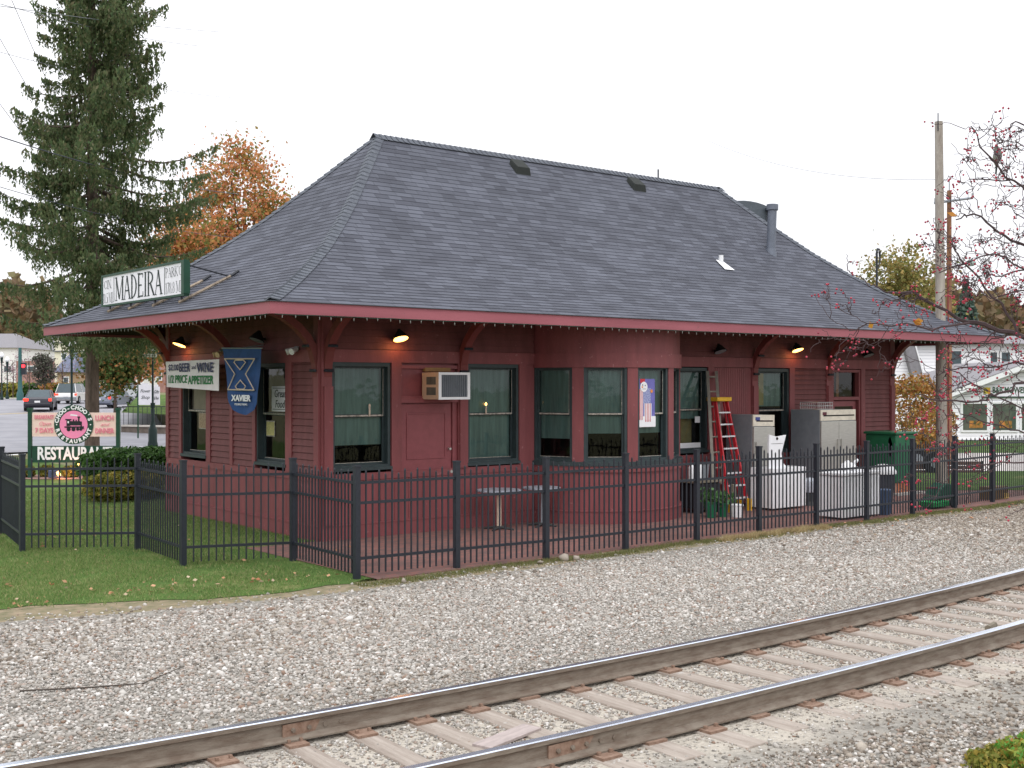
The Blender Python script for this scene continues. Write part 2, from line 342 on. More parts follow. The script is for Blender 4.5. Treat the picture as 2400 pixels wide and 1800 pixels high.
def bpt(x, d):
    c = yc(x); t = max(0, d - 1.6) / 5.0; y = c + d if d <= 1.6 else (c + 1.6) * (1 - t) + gravel_edge(x) * t
    return (x, y, bal_h(-11 + min(d, 6.0)))
for a, b_ in zip(X, X[1:]):
    for c, d in zip(DY, DY[1:]): mb.face([bpt(a, c), bpt(b_, c), bpt(b_, d), bpt(a, d)])
kind(mb.build('track_bed', ballastmat()), 'structure')
# loose stones, one mesh
def ico():
    bm = bmesh.new(); bmesh.ops.create_icosphere(bm, subdivisions=1, radius=1); v = np.array([x.co[:] for x in bm.verts]); f = np.array([[q.index for q in p.verts] for p in bm.faces]); bm.free(); return v, f
IV, IF = ico()
def stones(name, P, S, m, flat=.75, k='stuff', **kw):
    n = len(P); nv = len(IV)
    protos = [IV * (1 + rng.normal(0, .22, size=(nv, 1))) * rng.uniform(.7, 1.2, 3) for _ in range(12)]
    base = np.array(protos)[rng.integers(0, 12, n)]
    a, b_ = rng.uniform(0, 6.28, n), rng.normal(0, .6, n)
    ca, sa, cb, sb = np.cos(a), np.sin(a), np.cos(b_), np.sin(b_)
    x, y, z = base[..., 0], base[..., 1] , base[..., 2] * flat
    y2 = y * cb[:, None] - z * sb[:, None]; z2 = y * sb[:, None] + z * cb[:, None]
    x3 = x * ca[:, None] - y2 * sa[:, None]; y3 = x * sa[:, None] + y2 * ca[:, None]
    V = np.stack([x3, y3, z2], -1) * S[:, None, None] + P[:, None, :]
    F = (IF[None] + (np.arange(n) * nv)[:, None, None]).reshape(-1, 3)
    return npmesh(name, V.reshape(-1, 3), F, m, k=k, **kw)
M_stone = islands('crushed_limestone', [(112, 108, 102), (156, 151, 144), (188, 184, 177), (136, 131, 124), (172, 167, 160), (214, 211, 206), (138, 114, 98), (164, 160, 153), (146, 136, 125), (186, 182, 175)], .85, spec=.2)
M_stone2 = islands('brown_ballast', [(112, 102, 92), (146, 136, 124), (172, 163, 151), (124, 114, 103), (104, 95, 86)], .9, spec=.2)
n = 700000
x = rng.uniform(-14, 26, n); u = rng.uniform(0, 1, n)
d = rng.uniform(-5.0, 7.0, n)
C_ = np.array([yc(v) for v in x]); t_ = np.maximum(0, d - 1.6) / 5.0
yy = np.where(d <= 1.6, C_ + d, (C_ + 1.6) * (1 - t_) + np.array([gravel_edge(v) for v in x]) * t_)
h_ = np.array([bal_h(-11 + min(v, 6.)) for v in d])
P = np.stack([x, yy, h_], 1)
keep = incam(P, 150, 3.) | (incam(P, 1500, 3.) & (rng.uniform(size=n) < .45))
edge = (d < 6.25) | (rng.uniform(size=n) < .4 * np.exp(-(d - 6.25) * 3.5))
gauge = (np.abs(d) < .68); sand = (d < -.8) & (d > -1.75 + .25 * np.sin(x * 1.3))
keep &= edge & ~(gauge & (rng.uniform(size=n) > .80)) & ~(sand & (rng.uniform(size=n) > .30))
Z_ = (P - np.array(CAM)) @ np.array(FWD)
keep &= ~((Z_ > 18) & (rng.uniform(size=n) > .62)) & ~((Z_ > 26) & (rng.uniform(size=n) > .6))
rail_near = np.minimum(np.abs(d - .75), np.abs(d + .75)) < .10
keep &= ~rail_near
P = P[keep]; dd = d[keep]; Z_ = Z_[keep]
S = rng.uniform(.010, .0195, len(P)) * np.where(np.abs(dd) < 1.7, .72, 1.0) * np.where(dd < -2.2, 1.25, 1) * np.where(Z_ > 20, 1.25, 1)
S *= np.where(rng.uniform(size=len(P)) < .03, 1.5, 1)
P[:, 2] += S * .35
print('stones', len(P))
big = np.sin(P[:, 0] * .9 + 2 * np.sin(P[:, 1] * .7)) * np.sin(P[:, 1] * 1.1 + 1.3 * np.sin(P[:, 0] * .6))
S *= np.exp(rng.normal(0, .22, len(P))) * (1 + .15 * big)
brown = (rng.uniform(size=len(P)) < np.clip(.12 + .35 * big, 0, 1) * .6) | (P[:, 0] > 9 + rng.normal(0, 2.5, len(P))) | ((dd < -1.4) & (rng.uniform(size=len(P)) < .45))
stones('gravel_ballast', P[~brown], S[~brown], M_stone)
stones('brown_gravel_ballast', P[brown], S[brown], M_stone2)
# edging stones beside the fence
for i, (px_, x_, y_, s_) in enumerate([(0, 1.86, -4.2, .095), (0, 2.03, -4.27, .07), (0, 1.35, -4.22, .05), (0, -1.2, -4.35, .05)]):
    o = stones('loose_rock', np.array([[x_, y_, s_ * .4]]), np.array([s_]), M_stone2, k=None)
    tag(o, ['largest pale rock at the foot of the third track-side fence post', 'pale rock leaning right against the largest rock by the fence', 'small pale rock left of the largest rock by the fence', 'small pale rock in front of the fence corner post'][i], 'rock', 'rocks along the gravel edge')
# grass blades
def blades(name, P, H, m, k='stuff', wd=.006, lean=.5):
    n = len(P); a = rng.uniform(0, 6.28, n); l = rng.normal(0, lean, (n, 2)) * H[:, None]
    w_ = np.stack([np.cos(a), np.sin(a), np.zeros(n)], 1) * wd
    T = P + np.stack([l[:, 0], l[:, 1], H], 1)
    V = np.stack([P - w_, P + w_, T], 1).reshape(-1, 3); return npmesh(name, V, np.arange(3 * n).reshape(-1, 3), m, k=k)
n = 420000
x = rng.uniform(-9, 2.6, n); y = rng.uniform(-4.2, 13, n)
fe = np.array([front_edge(v) if v < -1.6 else -3.8 for v in x]) + rng.normal(0, .05, n) - rng.exponential(.07, n) + .05 * np.sin(x * 23) + .04
ok = (y > fe) & ~((x > -1.35) & (y < .0)) & ~((x > 0) & (y < 6.6)) & ~((x > -1.9) & (y < 0) & (rng.uniform(size=n) < .85))
P = np.stack([x, y, np.zeros(n)], 1); patch = np.sin(x * 3.1 + np.sin(y * 2.3) * 1.7) * np.sin(y * 2.9 + x) 
# thin worn line under the fence rails
p2 = np.sin(x * 1.3 + 2 * np.sin(y * .9 + x * .4)) * np.sin(y * 1.7 + 1.5 * np.sin(x * .8))
ok &= incam(P, 100, 3.) & ~((patch > .55) & (rng.uniform(size=n) < .75)) & ~((p2 > .45) & (rng.uniform(size=n) < .55))
P = P[ok]
blades('grass_blades', P, rng.uniform(.02, .05, len(P)), islands('grass_blades', [(98, 130, 66), (120, 148, 82), (86, 114, 58), (134, 154, 90), (166, 156, 116), (104, 136, 70)], .8, .3), wd=.005)
n = 26000
x = rng.uniform(-1.8, 26, n); y = -4.12 + rng.normal(0, .1, n) + .07 * np.sin(x * 1.7); P = np.stack([x, y, np.full(n, -.01)], 1)
xt = rng.uniform(5.4, 8.4, 5000); Pt = np.stack([xt, -4.2 + rng.normal(0, .05, 5000) + .05 * np.sin(xt * 9), np.full(5000, -.01)], 1)
blades('dry_tufts', Pt, rng.uniform(.04, .11, 5000), islands('straw_tints', [(190, 172, 130), (160, 140, 100), (206, 190, 150)], .9, .3), wd=.005)
blades('verge_weeds', P, rng.uniform(.02, .06, n), islands('weed_tints', [(104, 112, 62), (130, 128, 84), (92, 104, 58), (150, 140, 100)], .8, .3), wd=.006)
# fallen leaves
n = 300
x = np.r_[rng.uniform(-8, -1.5, 110), rng.uniform(-6, 0, 50), rng.uniform(8, 22, 140)]; y = np.r_[-3.1 + rng.exponential(.6, 110) - np.maximum(0, x[:110] + 4) * .2, rng.uniform(-3, 4, 50), rng.uniform(-6.5, -3.6, 140)]
P = np.stack([x, y, np.full(n, .035)], 1); V, F = leafquads(P, rng.uniform(.025, .06, n), 1.4, flat=.85); V[:, 2] = np.clip(V[:, 2], .02, .08)
npmesh('fallen_leaves', V, F, islands('dry_leaf_tints', [(190, 130, 96), (216, 170, 136), (150, 100, 70), (226, 206, 180)], .8, .2), k='stuff')

# ------------------------------------------------------------------ railway track
M_rust = mat('rusty_rail_side', (134, 124, 112), .85, c2=(108, 94, 82), scale=5, stretch=(1, 1, 5), bump=.3)
M_railtop = mat('polished_rail_head', (205, 212, 225), .18, metal=.9, var=.05)
M_plate = mat('rusty_plate', (148, 124, 108), .9, c2=(122, 96, 80), scale=20, bump=.3)
RX = list(np.arange(-13, 9.01, .5)) + [14, 20, 30, 50]
for off, lab in ((.75, 'far steel rail with polished head, nearer the station'), (-.75, 'near steel rail with polished head, closest to the viewer')):
    mb = MB(); prof = [(-.07, .13), (.07, .13), (.07, .142), (.012, .165), (.009, .25), (.035, .262), (.037, .293), (.030, .300), (-.030, .300), (-.037, .293), (-.035, .262), (-.009, .25), (-.012, .165), (-.07, .142)]
    rings = [[mb.P((x_, yc(x_) + off + a, z_)) for a, z_ in prof] for x_ in RX]
    for r1, r2 in zip(rings, rings[1:]):
        for k in range(len(prof)):
            mb.f.append([r1[k], r2[k], r2[(k + 1) % 14], r1[(k + 1) % 14]]); mb.m.append(1 if k in (6, 7, 8) else 0)
    root = thing('rail', (-3, yc(-3) + off, .13), lab, 'rail', 'rails of the track')
    mb.build('rail_bar', [M_rust, M_railtop], root)
    jx = (-6.11, -5.3) if off > 0 else (-4.94, -4.12)
    yb = yc(jx[0]) + off
    j = MB(); j.box((jx[0], yb - .028, .155), (jx[1], yb - .010, .248)); j.box((jx[0], yb + .010, .155), (jx[1], yb + .028, .248))
    jb = j.build('joint_bar', M_plate, root, bevel=.004)
    b_ = MB()
    for k in range(6):
        bx = jx[0] + .08 + k * .13; b_.tube([(bx, yb - .028, .2), (bx, yb - .045, .2)], .017, 6)
    b_.build('bolts', M_rust, jb)
M_tie = mat('weathered_tie', (176, 166, 156), .95, c2=(136, 124, 114), scale=3.5, detail=9, stretch=(3, .35, 2), bump=.7, bscale=18)
tie0 = None; xi = -9.3; k = 0
while xi < 9:
    if tie0 is None:
        tie0 = thing('wooden_tie', (0, 0, 0), 'weathered timber tie crossing under both rails', 'railway tie', 'timber ties under the rails')
        b_ = MB(); b_.box((-.11, -1.3, -.04), (.11, 1.3, .110)); bm_ = b_.build('tie_beam', M_tie, tie0, bevel=.012)
        for s_ in (-.75, .75):
            p_ = MB(); p_.box((-.09, s_ - .18, .108), (.09, s_ + .18, .129))
            for a in (-.055, .055):
                for c in (-.1, .1): p_.box((a - .012, s_ + c - .01, .13), (a + .012, s_ + c + .014, .152))
            p_.build('tie_plate', M_plate, tie0)
        t0 = tie0
    else: t0 = copy_tree(tie0)
    t0.location = (xi, yc(xi) + random.uniform(-.08, .08), 0); t0.rotation_euler = (random.uniform(-.004, .004), 0, math.atan((yc(xi + .1) - yc(xi)) * 10) + random.uniform(-.05, .05)); t0.scale = (random.uniform(.85, 1.1), 1, 1)
    ordn = 'weathered timber tie under the rails, number %d from the left end' % (k + 1)
    xi += random.uniform(.5, .6); k += 1
M_plank = mat('grey_plank', (168, 156, 152), .9, var=.15, scale=4, stretch=(1, 6, 1), bump=.3)
for (x0, y0, L, W_, rz, lab) in ((-4.75, -11.05, .62, .17, .25, 'loose grey plank lying between the rails beyond the joint bar'), (-6.35, -11.1, .6, .17, .22, 'loose grey plank lying between the rails at the left edge')):
    o = thing('loose_plank', (x0, y0, .125), lab, 'plank', 'loose planks in the track', rz=rz); b_ = MB(); b_.box((-L / 2, -W_ / 2, -.02), (L / 2, W_ / 2, .004)); b_.build('board', M_plank, o, local=True, bevel=.004)
# dark wood chunk on the track to the right, plus a stick in the gravel
o = MB(); o.tube([(1.4, -11.35, .16), (1.62, -11.3, .165)], .035, 7); tag(o.build('wood_chunk', M_wood), 'dark chunk of wood lying between the rails near the right edge', 'wood')
o = MB(); o.tube([(-7.1, -7.35, .09), (-6.6, -7.65, .1), (-6.2, -7.8, .1), (-5.7, -7.45, .1)], .008, 5, r2=.004); tag(o.build('bent_stick', mat('dark_twig', (70, 60, 52))), 'thin dark bent stick lying on the gravel at left', 'stick')

# ------------------------------------------------------------------ station building
ST = thing('station_building', (0, 0, 0), 'dark red clapboard railway station with grey hipped shingle roof', 'station')
W, L = 6.5, 17.0; O = 1.97
XT = lambda u, d_, z: (u, -d_, z)           # track-side wall: u along, d outward
XE = lambda u, d_, z: (-d_, u, z)           # end wall facing the lawn
XB = lambda u, d_, z: (u, W + d_, z)
XR = lambda u, d_, z: (L + d_, u, z)
def siding(mb, u0, u1, z0, z1, st=.118):
    z = z0
    while z < z1 - .01:
        zt = min(z + st, z1)
        mb.face([(u0, .034, z + .012), (u1, .034, z + .012), (u1, .008, zt), (u0, .008, zt)]); mb.face([(u0, -.002, z + .012), (u1, -.002, z + .012), (u1, .034, z + .012), (u0, .034, z + .012)]); mb.face([(u0, -.002, z), (u1, -.002, z), (u1, -.002, z + .013), (u0, -.002, z + .013)])
        z = zt
def window(xf, u0, u1, z0, z1, par, shade=.55, sm=None, rec=.11, worn=.5):
    f = MB(xf); t = .055
    # outer casing
    f.box((u0, -rec - .03, z0), (u0 + t, .012, z1)); f.box((u1 - t, -rec - .03, z0), (u1, .012, z1)); f.box((u0 + t, -rec - .03, z1 - .07), (u1 - t, .012, z1))
    f.box((u0 + t, -rec - .03, z0), (u1 - t, .012, z0 + .06)); f.box((u0 - .02, .012, z0 - .035), (u1 + .02, .06, z0 + .02))
    wn = f.build('window', M_frame, par)
    a, b = u0 + t, u1 - t; c, d = z0 + .06, z1 - .07; mid = c + (d - c) * .49; s = .04
    for nm, za, zb, off in (('lower_sash', c, mid + .02, -.035), ('upper_sash', mid, d, 0)):
        q = MB(xf); y0, y1 = -rec + off, -rec + .03 + off
        q.box((a, y0, za), (a + s, y1, zb)); q.box((b - s, y0, za), (b, y1, zb)); q.box((a + s, y0, za), (b - s, y1, za + .04)); q.box((a + s, y0, zb - .035), (b - s, y1, zb))
        if nm == 'upper_sash': q.cur = 1; q.box((a + s, y1, za), (b - s, y1 + .006, za + .028)); q.box((b - s - .008, y1, za + .03), (b - s, y1 + .004, zb - .04))  # worn meeting rail, plus a thin pale strip painting the lit edge
        else: q.cur = 1; q.box((a + s, y1, za + .032), (b - s, y1 + .004, za + .042))
        q.build(nm, [M_frame, M_worn_lit], wn)
        g = MB(xf); q4 = [(a + s, y0 + .012, za + .03), (b - s, y0 + .012, za + .03), (b - s, y0 + .012, zb - .03), (a + s, y0 + .012, zb - .03)]
        w4 = [Vector(xf(*p_)) for p_ in q4]; no_ = (w4[1] - w4[0]).cross(w4[3] - w4[0]); ou_ = Vector(xf(a, 1, 1)) - Vector(xf(a, 0, 1))
        g.face(q4 if no_.dot(ou_) > 0 else q4[::-1]); g.build('pane', M_glass, wn)
    if shade > 0:
        g = MB(xf); zs = d - (d - c) * shade; nn = 6
        for i in range(nn):
            ua, ub = a + (b - a) * i / nn, a + (b - a) * (i + 1) / nn; fa, fb = .006 * math.sin(i * 2.1), .006 * math.sin((i + 1) * 2.1)
            g.face([(ua, -rec - .06 + fa, zs), (ub, -rec - .06 + fb, zs), (ub, -rec - .06 + fb, d), (ua, -rec - .06 + fa, d)])
        g.build('shade', sm or M_shade, wn)
    return wn
def wallside(xf, spans, Lw, bay=None, name='wall'):
    """spans: (u0,u1,kind)"""
    body = MB(xf)
    segs = [(0, Lw)] if not bay else [(0, bay[0]), (bay[1], Lw)]
    for a, b in segs:
        body.box((a, -.15, 0), (b, -.005, 1.10)); body.box((a, -.15, 3.10), (b, -.005, 4.86))
    for u0, u1, k in spans:
        if k in ('win', 'door', 'bay'): continue
        body.box((u0, -.15, 1.10), (u1, -.005, 3.10))
    wb = body.build(name, M_wall, ST)
    sg = MB(xf); tr = MB(xf)
    for a, b in segs:
        siding(sg, a + .02, b - .02, 3.30, 4.80)
        tr.box((a, -.004, 3.08), (b, .043, 3.30)); tr.box((a, -.004, 1.02), (b, .034, 1.14)); tr.box((a, -.004, .0), (b, .045, .24)); tr.box((a, -.004, .24), (b, .055, .262))
        # lower boarding, vertical
        u = a
        while u < b - .02:
            v = min(u + .3, b); tr.box((u + .003, -.004, .262), (v - .003, .012, 1.02)); u = v
    for u0, u1, k in spans:
        if k == 'sid': siding(sg, u0, u1, 1.14, 3.08)
        elif k == 'brd': tr.box((u0, -.004, 1.14), (u1, .045, 3.08))
        elif k == 'cor': tr.box((u0, -.004, .262), (u1, .048, 1.02)); tr.box((u0, -.004, 1.14), (u1, .048, 3.08)); tr.box((u0, -.004, 3.30), (u1, .048, 4.7))
        elif k == 'bead':
            u = u0
            while u < u1 - .01: v = min(u + .075, u1); tr.box((u + .004, -.004, 1.14), (v - .004, .012, 3.06)); u = v
        elif k == 'flat': tr.box((u0, -.004, 1.14), (u1, .010, 3.08))
    sg.build('siding', M_wall, wb); tr.build('trim_boards', M_trim, wb)
    return wb
ft = [(0, .2, 'cor'), (.2, 1.42, 'win'), (1.42, 1.63, 'brd'), (1.63, 2.89, 'door'), (2.89, 3.12, 'brd'), (3.12, 4.36, 'win'), (4.36, 4.52, 'brd'), (4.52, 4.76, 'flat'), (4.76, 8.34, 'bay'), (8.34, 8.6, 'brd'), (8.6, 9.79, 'win'), (9.79, 9.98, 'brd'),
      (9.98, 11.3, 'bead'), (11.3, 11.5, 'brd'), (11.5, 12.67, 'win'), (12.67, 12.85, 'brd'), (12.85, 14.1, 'sid'), (14.1, 14.35, 'brd'), (14.35, 15.53, 'door'), (15.53, 15.7, 'brd'), (15.7, 16.8, 'sid'), (16.8, 17.0, 'cor')]
wallside(XT, ft, L, (4.76, 8.34))
fe_ = [(0, .16, 'cor'), (.16, .95, 'sid'), (.95, 1.18, 'brd'), (1.18, 2.35, 'win'), (2.35, 2.47, 'brd'), (2.47, 3.3, 'sid'), (3.3, 3.42, 'brd'), (3.42, 4.3, 'sid'), (4.3, 4.5, 'brd'), (4.5, 5.7, 'win'), (5.7, 5.82, 'brd'), (5.82, 6.35, 'sid'), (6.35, 6.5, 'cor')]
wallside(XE, fe_, W)
wallside(XR, [(0, .16, 'cor'), (.16, 2.3, 'sid'), (2.3, 3.5, 'win'), (3.5, 6.34, 'sid'), (6.34, 6.5, 'cor')], W)
wallside(XB, [(0, .2, 'cor'), (.2, 4, 'sid'), (4, 5.2, 'win'), (5.2, 9, 'sid'), (9, 10.2, 'win'), (10.2, 16.8, 'sid'), (16.8, 17, 'cor')], L)
window(XT, .22, 1.41, 1.22, 3.08, ST, .80); window(XT, 3.12, 4.36, 1.2, 3.08, ST, 1.0); window(XT, 8.6, 9.79, 1.22, 3.06, ST, .62, M_shade); window(XT, 11.5, 12.67, 1.12, 3.06, ST, .45)
window(XE, 1.18, 2.35, 1.24, 3.08, ST, .22, M_shade2); window(XE, 4.5, 5.7, 1.24, 3.08, ST, .5, M_shade2)
window(XR, 2.3, 3.5, 1.22, 3.08, ST, .5); window(XB, 4, 5.2, 1.22, 3.08, ST, .5); window(XB, 9, 10.2, 1.22, 3.08, ST, .5)
# interior: floor, ceiling, dim back partition
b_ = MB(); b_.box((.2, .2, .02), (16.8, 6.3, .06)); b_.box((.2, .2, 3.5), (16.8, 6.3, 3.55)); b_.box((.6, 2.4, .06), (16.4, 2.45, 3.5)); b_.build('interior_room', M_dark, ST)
# things seen behind the glass: tan papers and a lit corner painted in tan
b_ = MB(XT); b_.box((9.25, -.3, 1.3), (9.6, -.29, 2.95)); b_.box((8.95, -.26, 2.15), (9.22, -.25, 2.98)); b_.build('interior_patch', M_tan, ST)
b_ = MB(XT); b_.box((8.72, -.075, 1.29), (9.66, -.07, 1.4)); b_.build('window_notice', M_white, ST); b_ = MB(XT); b_.box((9.48, -.075, 1.84), (9.64, -.07, 1.98)); b_.build('window_notice', M_white, ST)
b_ = MB(XT); b_.box((11.65, -.17, 2.2), (11.95, -.165, 2.98)); b_.build('interior_patch', M_tan, ST)
# door one, transom panel, door two
M_door = mat('red_door_paint', (136, 73, 77), .5, var=.08)
d1 = MB(XT); d1.box((1.63, -.15, .02), (2.89, -.06, 3.08)); d1.box((1.63, -.06, 2.36), (2.89, .04, 2.44)); d1.box((1.63, -.06, 2.44), (2.89, .02, 2.48)); d1.box((1.63, -.06, 2.98), (2.89, .02, 3.04)); d1.box((2.79, -.06, .02), (2.89, .0, 2.36)); d1.box((2.3, -.06, 2.48), (2.36, -.01, 2.98))
dd1 = d1.build('door', M_door, ST)
p = MB(XT); p.box((1.66, -.058, .05), (2.78, -.03, 2.34)); p.cur = 0
for (a, b, c, d) in ((1.78, 2.66, 1.33, 2.18), (1.78, 2.66, .25, 1.05)):
    p.box((a, -.03, c), (a + .03, -.016, d)); p.box((b - .03, -.03, c), (b, -.016, d)); p.box((a + .03, -.03, c), (b - .03, -.016, c + .03)); p.box((a + .03, -.03, d - .03), (b - .03, -.016, d))
p.build('door_leaf', M_door, dd1, bevel=.004)
k_ = MB(XT); k_.tube([(2.72, -.03, 1.5), (2.72, .03, 1.5)], .025, 8); k_.tube([(2.74, -.03, 1.08), (2.74, .04, 1.08)], .03, 8); k_.build('door_handle', M_steel, dd1)
d2 = MB(XT); d2.box((14.35, -.15, .02), (14.42, .02, 3.06)); d2.box((15.46, -.15, .02), (15.53, .02, 3.06)); d2.box((14.42, -.15, 2.99), (15.46, .02, 3.06)); d2.box((14.42, -.15, 2.3), (15.46, .025, 2.38))
dd2 = d2.build('door', M_trim, ST)
p = MB(XT); p.box((14.44, -.12, .05), (14.56, -.06, 2.28)); p.box((15.32, -.12, .05), (15.44, -.06, 2.28)); p.box((14.56, -.12, 2.14), (15.32, -.06, 2.28)); p.box((14.56, -.12, .05), (15.32, -.06, 1.15)); p.build('door_leaf', M_door, dd2)
g = MB(XT); g.face([(14.56, -.09, 1.15), (15.32, -.09, 1.15), (15.32, -.09, 2.14), (14.56, -.09, 2.14)]); g.face([(14.42, -.09, 2.38), (15.46, -.09, 2.38), (15.46, -.09, 2.99), (14.42, -.09, 2.99)]); g.build('pane', M_glass, dd2)
g = MB(XT); g.box((14.95, -.3, 2.3), (15.05, -.29, 3.0)); g.build('interior_patch', mat('orange_brown', (150, 96, 60)), dd2)

# ---- round bay
BX, BY, BR = 6.55, .25, 1.8; PT = .60; WW = .24
bay = bpy.data.objects.new('bay', None); COL.objects.link(bay); bay.parent = ST; ORG[bay] = Vector((0, 0, 0))
TH0 = 1.71
def cyl(mb, r, z0, z1, a0=-TH0, a1=TH0, n=44, topf=None, rin=None):
    for i in range(n):
        t0, t1 = a0 + (a1 - a0) * i / n, a0 + (a1 - a0) * (i + 1) / n
        def pt(t, z, rr=r): return (BX + rr * math.sin(t), BY - rr * math.cos(t), z)
        za = topf(pt(t0, 0)[1]) if topf else z1; zb = topf(pt(t1, 0)[1]) if topf else z1
        if pt(t0, 0)[1] > .12 and pt(t1, 0)[1] > .12: continue
        mb.face([pt(t0, z0), pt(t1, z0), pt(t1, zb), pt(t0, za)])
        if rin: mb.face([pt(t0, za, rin), pt(t0, za), pt(t1, zb), pt(t1, zb, rin)]); mb.face([pt(t0, z0, rin), pt(t1, z0, rin), pt(t1, z0), pt(t0, z0)])
PROF = [(0, 3.93), (.7, 4.25), (1.4, 4.62), (2.1, 5.05), (2.8, 5.58), (3.4, 6.09), (4.2, 6.87), (5.22, 7.92)]
def rz_(d):
    for (a, b), (c, e) in zip(PROF, PROF[1:]):
        if d <= c: return b + (e - b) * (d - a) / (c - a)
    return PROF[-1][1]
uw = MB(); cyl(uw, BR, 0, 1.16); uw.build('bay_lower_wall', M_trim, bay, smooth=True)
lw = MB(); cyl(lw, BR, 3.06, 0, topf=lambda y: rz_(min(2.2, y + O)) - .12)
lwo = lw.build('bay_upper_wall', M_trim, bay, smooth=True)
tr = MB(); cyl(tr, BR + .035, 3.02, 3.30, rin=BR - .02); cyl(tr, BR + .035, 1.0, 1.12, rin=BR - .02); cyl(tr, BR + .045, 0, .24, rin=BR); cyl(tr, BR + .06, .24, .262, rin=BR)
sl = MB(); cyl(sl, BR + .06, 1.12, 1.2, rin=BR - .2); sl.build('bay_sill', M_frame, lwo)
for k in range(6):     # posts between the bay windows
    th = (k - 2.5) * PT
    g = PT / 2 - WW + .0
    if k in (0, 5): continue
    for dz in (0,):
        a0, a1 = th - .062, th + .062
        for (t0, t1) in ((a0, a1),):
            p0 = (BX + (BR + .012) * math.sin(t0), BY - (BR + .012) * math.cos(t0)); p1 = (BX + (BR + .012) * math.sin(t1), BY - (BR + .012) * math.cos(t1))
            q0 = (BX + (BR - .22) * math.sin(t0), BY - (BR - .22) * math.cos(t0)); q1 = (BX + (BR - .22) * math.sin(t1), BY - (BR - .22) * math.cos(t1))
            for A, B in ((p0, p1), (q0, p0), (p1, q1)): tr.face([(*A, 1.15), (*B, 1.15), (*B, 3.05), (*A, 3.05)])
tr.build('trim_boards', M_trim, lwo)
baywins = []
for k in range(5):
    th = (k - 2) * PT; hw = (BR - .02) * math.sin(WW); dist = (BR - .02) * math.cos(WW)
    c = Vector((BX + dist * math.sin(th), BY - dist * math.cos(th), 0)); uu = Vector((math.cos(th), math.sin(th), 0)); nn = Vector((math.sin(th), -math.cos(th), 0))
    xf = (lambda c, uu, nn: (lambda u, d_, z: tuple(c + uu * u + nn * d_ + Vector((0, 0, z)))))(c, uu, nn)
    window(xf, -hw, hw, 1.19, 3.07, bay, [.78, .72, .72, .4, .5][k], rec=.07)
    baywins.append(xf)
# snowman banner behind the middle window glass, and an orange chair back inside
xf = baywins[2]; bn = thing('window_banner', tuple(xf(-.2, -.06, 2)), 'snowman banner with red and white stripes hanging in the round bay window', 'banner')
def qd(mb, u0, u1, z0, z1, d=-.03): mb.box((u0, d - .003, z0), (u1, d, z1))
b_ = MB(xf); qd(b_, -.36, .1, 1.98, 2.80); b_.build('cloth', mat('violet_cloth', (112, 110, 178), .8), bn)
b_ = MB(xf); qd(b_, -.36, .12, 1.86, 2.07, -.029); b_.build('white_hem', M_white, bn)
b_ = MB(xf)
for i in range(4): qd(b_, -.35 + i * .035, -.332 + i * .035, 2.0, 2.6, -.026)
for i in range(5): qd(b_, -.19 + i * .042, -.165 + i * .042, 2.0, 2.32, -.026)
b_.build('white_stripes', M_white, bn)
b_ = MB(xf)
for i in range(3): qd(b_, -.332 + i * .035, -.315 + i * .035, 2.0, 2.6, -.0255)
for i in range(4): qd(b_, -.165 + i * .042, -.148 + i * .042, 1.96, 2.32, -.0255)
for (a, b) in ((-.31, -.18),): qd(b_, a, b, 2.72, 2.8, -.0245)
b_.build('red_stripes', mat('flag_red', (190, 50, 64)), bn)
b_ = MB(xf); qd(b_, -.21, -.02, 2.32, 2.62, -.0252); b_.build('blue_coat', mat('coat_blue', (76, 88, 160), c2=(190, 196, 220), scale=60), bn)
def disc(mb, u, z, r, d, n=18, sz=1.): mb.face([(u + r * math.cos(2 * math.pi * k / n), d, z + sz * r * math.sin(2 * math.pi * k / n)) for k in range(n)])
b_ = MB(xf); disc(b_, -.21, 2.645, .10, -.022); b_.build('face', M_white, bn)
b_ = MB(xf); disc(b_, -.245, 2.68, .014, -.02, 8); disc(b_, -.175, 2.67, .014, -.02, 8); qd(b_, -.25, -.15, 2.6, 2.607, -.02); b_.build('eyes_and_mouth', M_dark, bn)
b_ = MB(xf); disc(b_, -.255, 2.64, .02, -.019, 8); disc(b_, -.0, 2.56, .035, -.019, 10); b_.build('orange_nose_and_mitten', mat('orange_cloth', (224, 140, 70)), bn)

# ---- roof: stepped courses of shingles on four bell-cast faces
def slopepts():
    pts = [0.]; acc = 0; d = 0
    D = [5.22 * i / 800 for i in range(801)]; s = 0; out = [0.]; last = 0
    for a, b in zip(D, D[1:]):
        s += math.hypot(b - a, rz_(b) - rz_(a))
        if s - last >= .14: out.append(b); last += .14
    out.append(5.22); return out
CR = slopepts()
rf = MB(); lip = .009
faces = [lambda d, e: ((-O + d, -O + d), (L + O - d, -O + d)), lambda d, e: ((-O + d, W + O - d), (-O + d, -O + d)),
         lambda d, e: ((L + O - d, -O + d), (L + O - d, W + O - d)), lambda d, e: ((L + O - d, W + O - d), (-O + d, W + O - d))]
for fi, fn in enumerate(faces):
    for i, (d0, d1) in enumerate(zip(CR, CR[1:])):
        (a, b), (c, d) = fn(d0, 0), fn(d1, 0); z0, z1 = rz_(d0) + lip, rz_(d1)
        def U(p): return (p[0] if fi in (0, 3) else p[1]) + fi * 3.3
        v0, v1 = i * .14 + .003, i * .14 + .137
        rf.face([(*a, z0), (*b, z0), (*d, z1), (*c, z1)], [(U(a), v0), (U(b), v0), (U(d), v1), (U(c), v1)])
        rf.face([(*a, z0 - lip), (*b, z0 - lip), (*b, z0), (*a, z0)], [(U(a), i * .14), (U(b), i * .14), (U(b), i * .14), (U(a), i * .14)])
roof = rf.build('roof', M_shingle, ST)
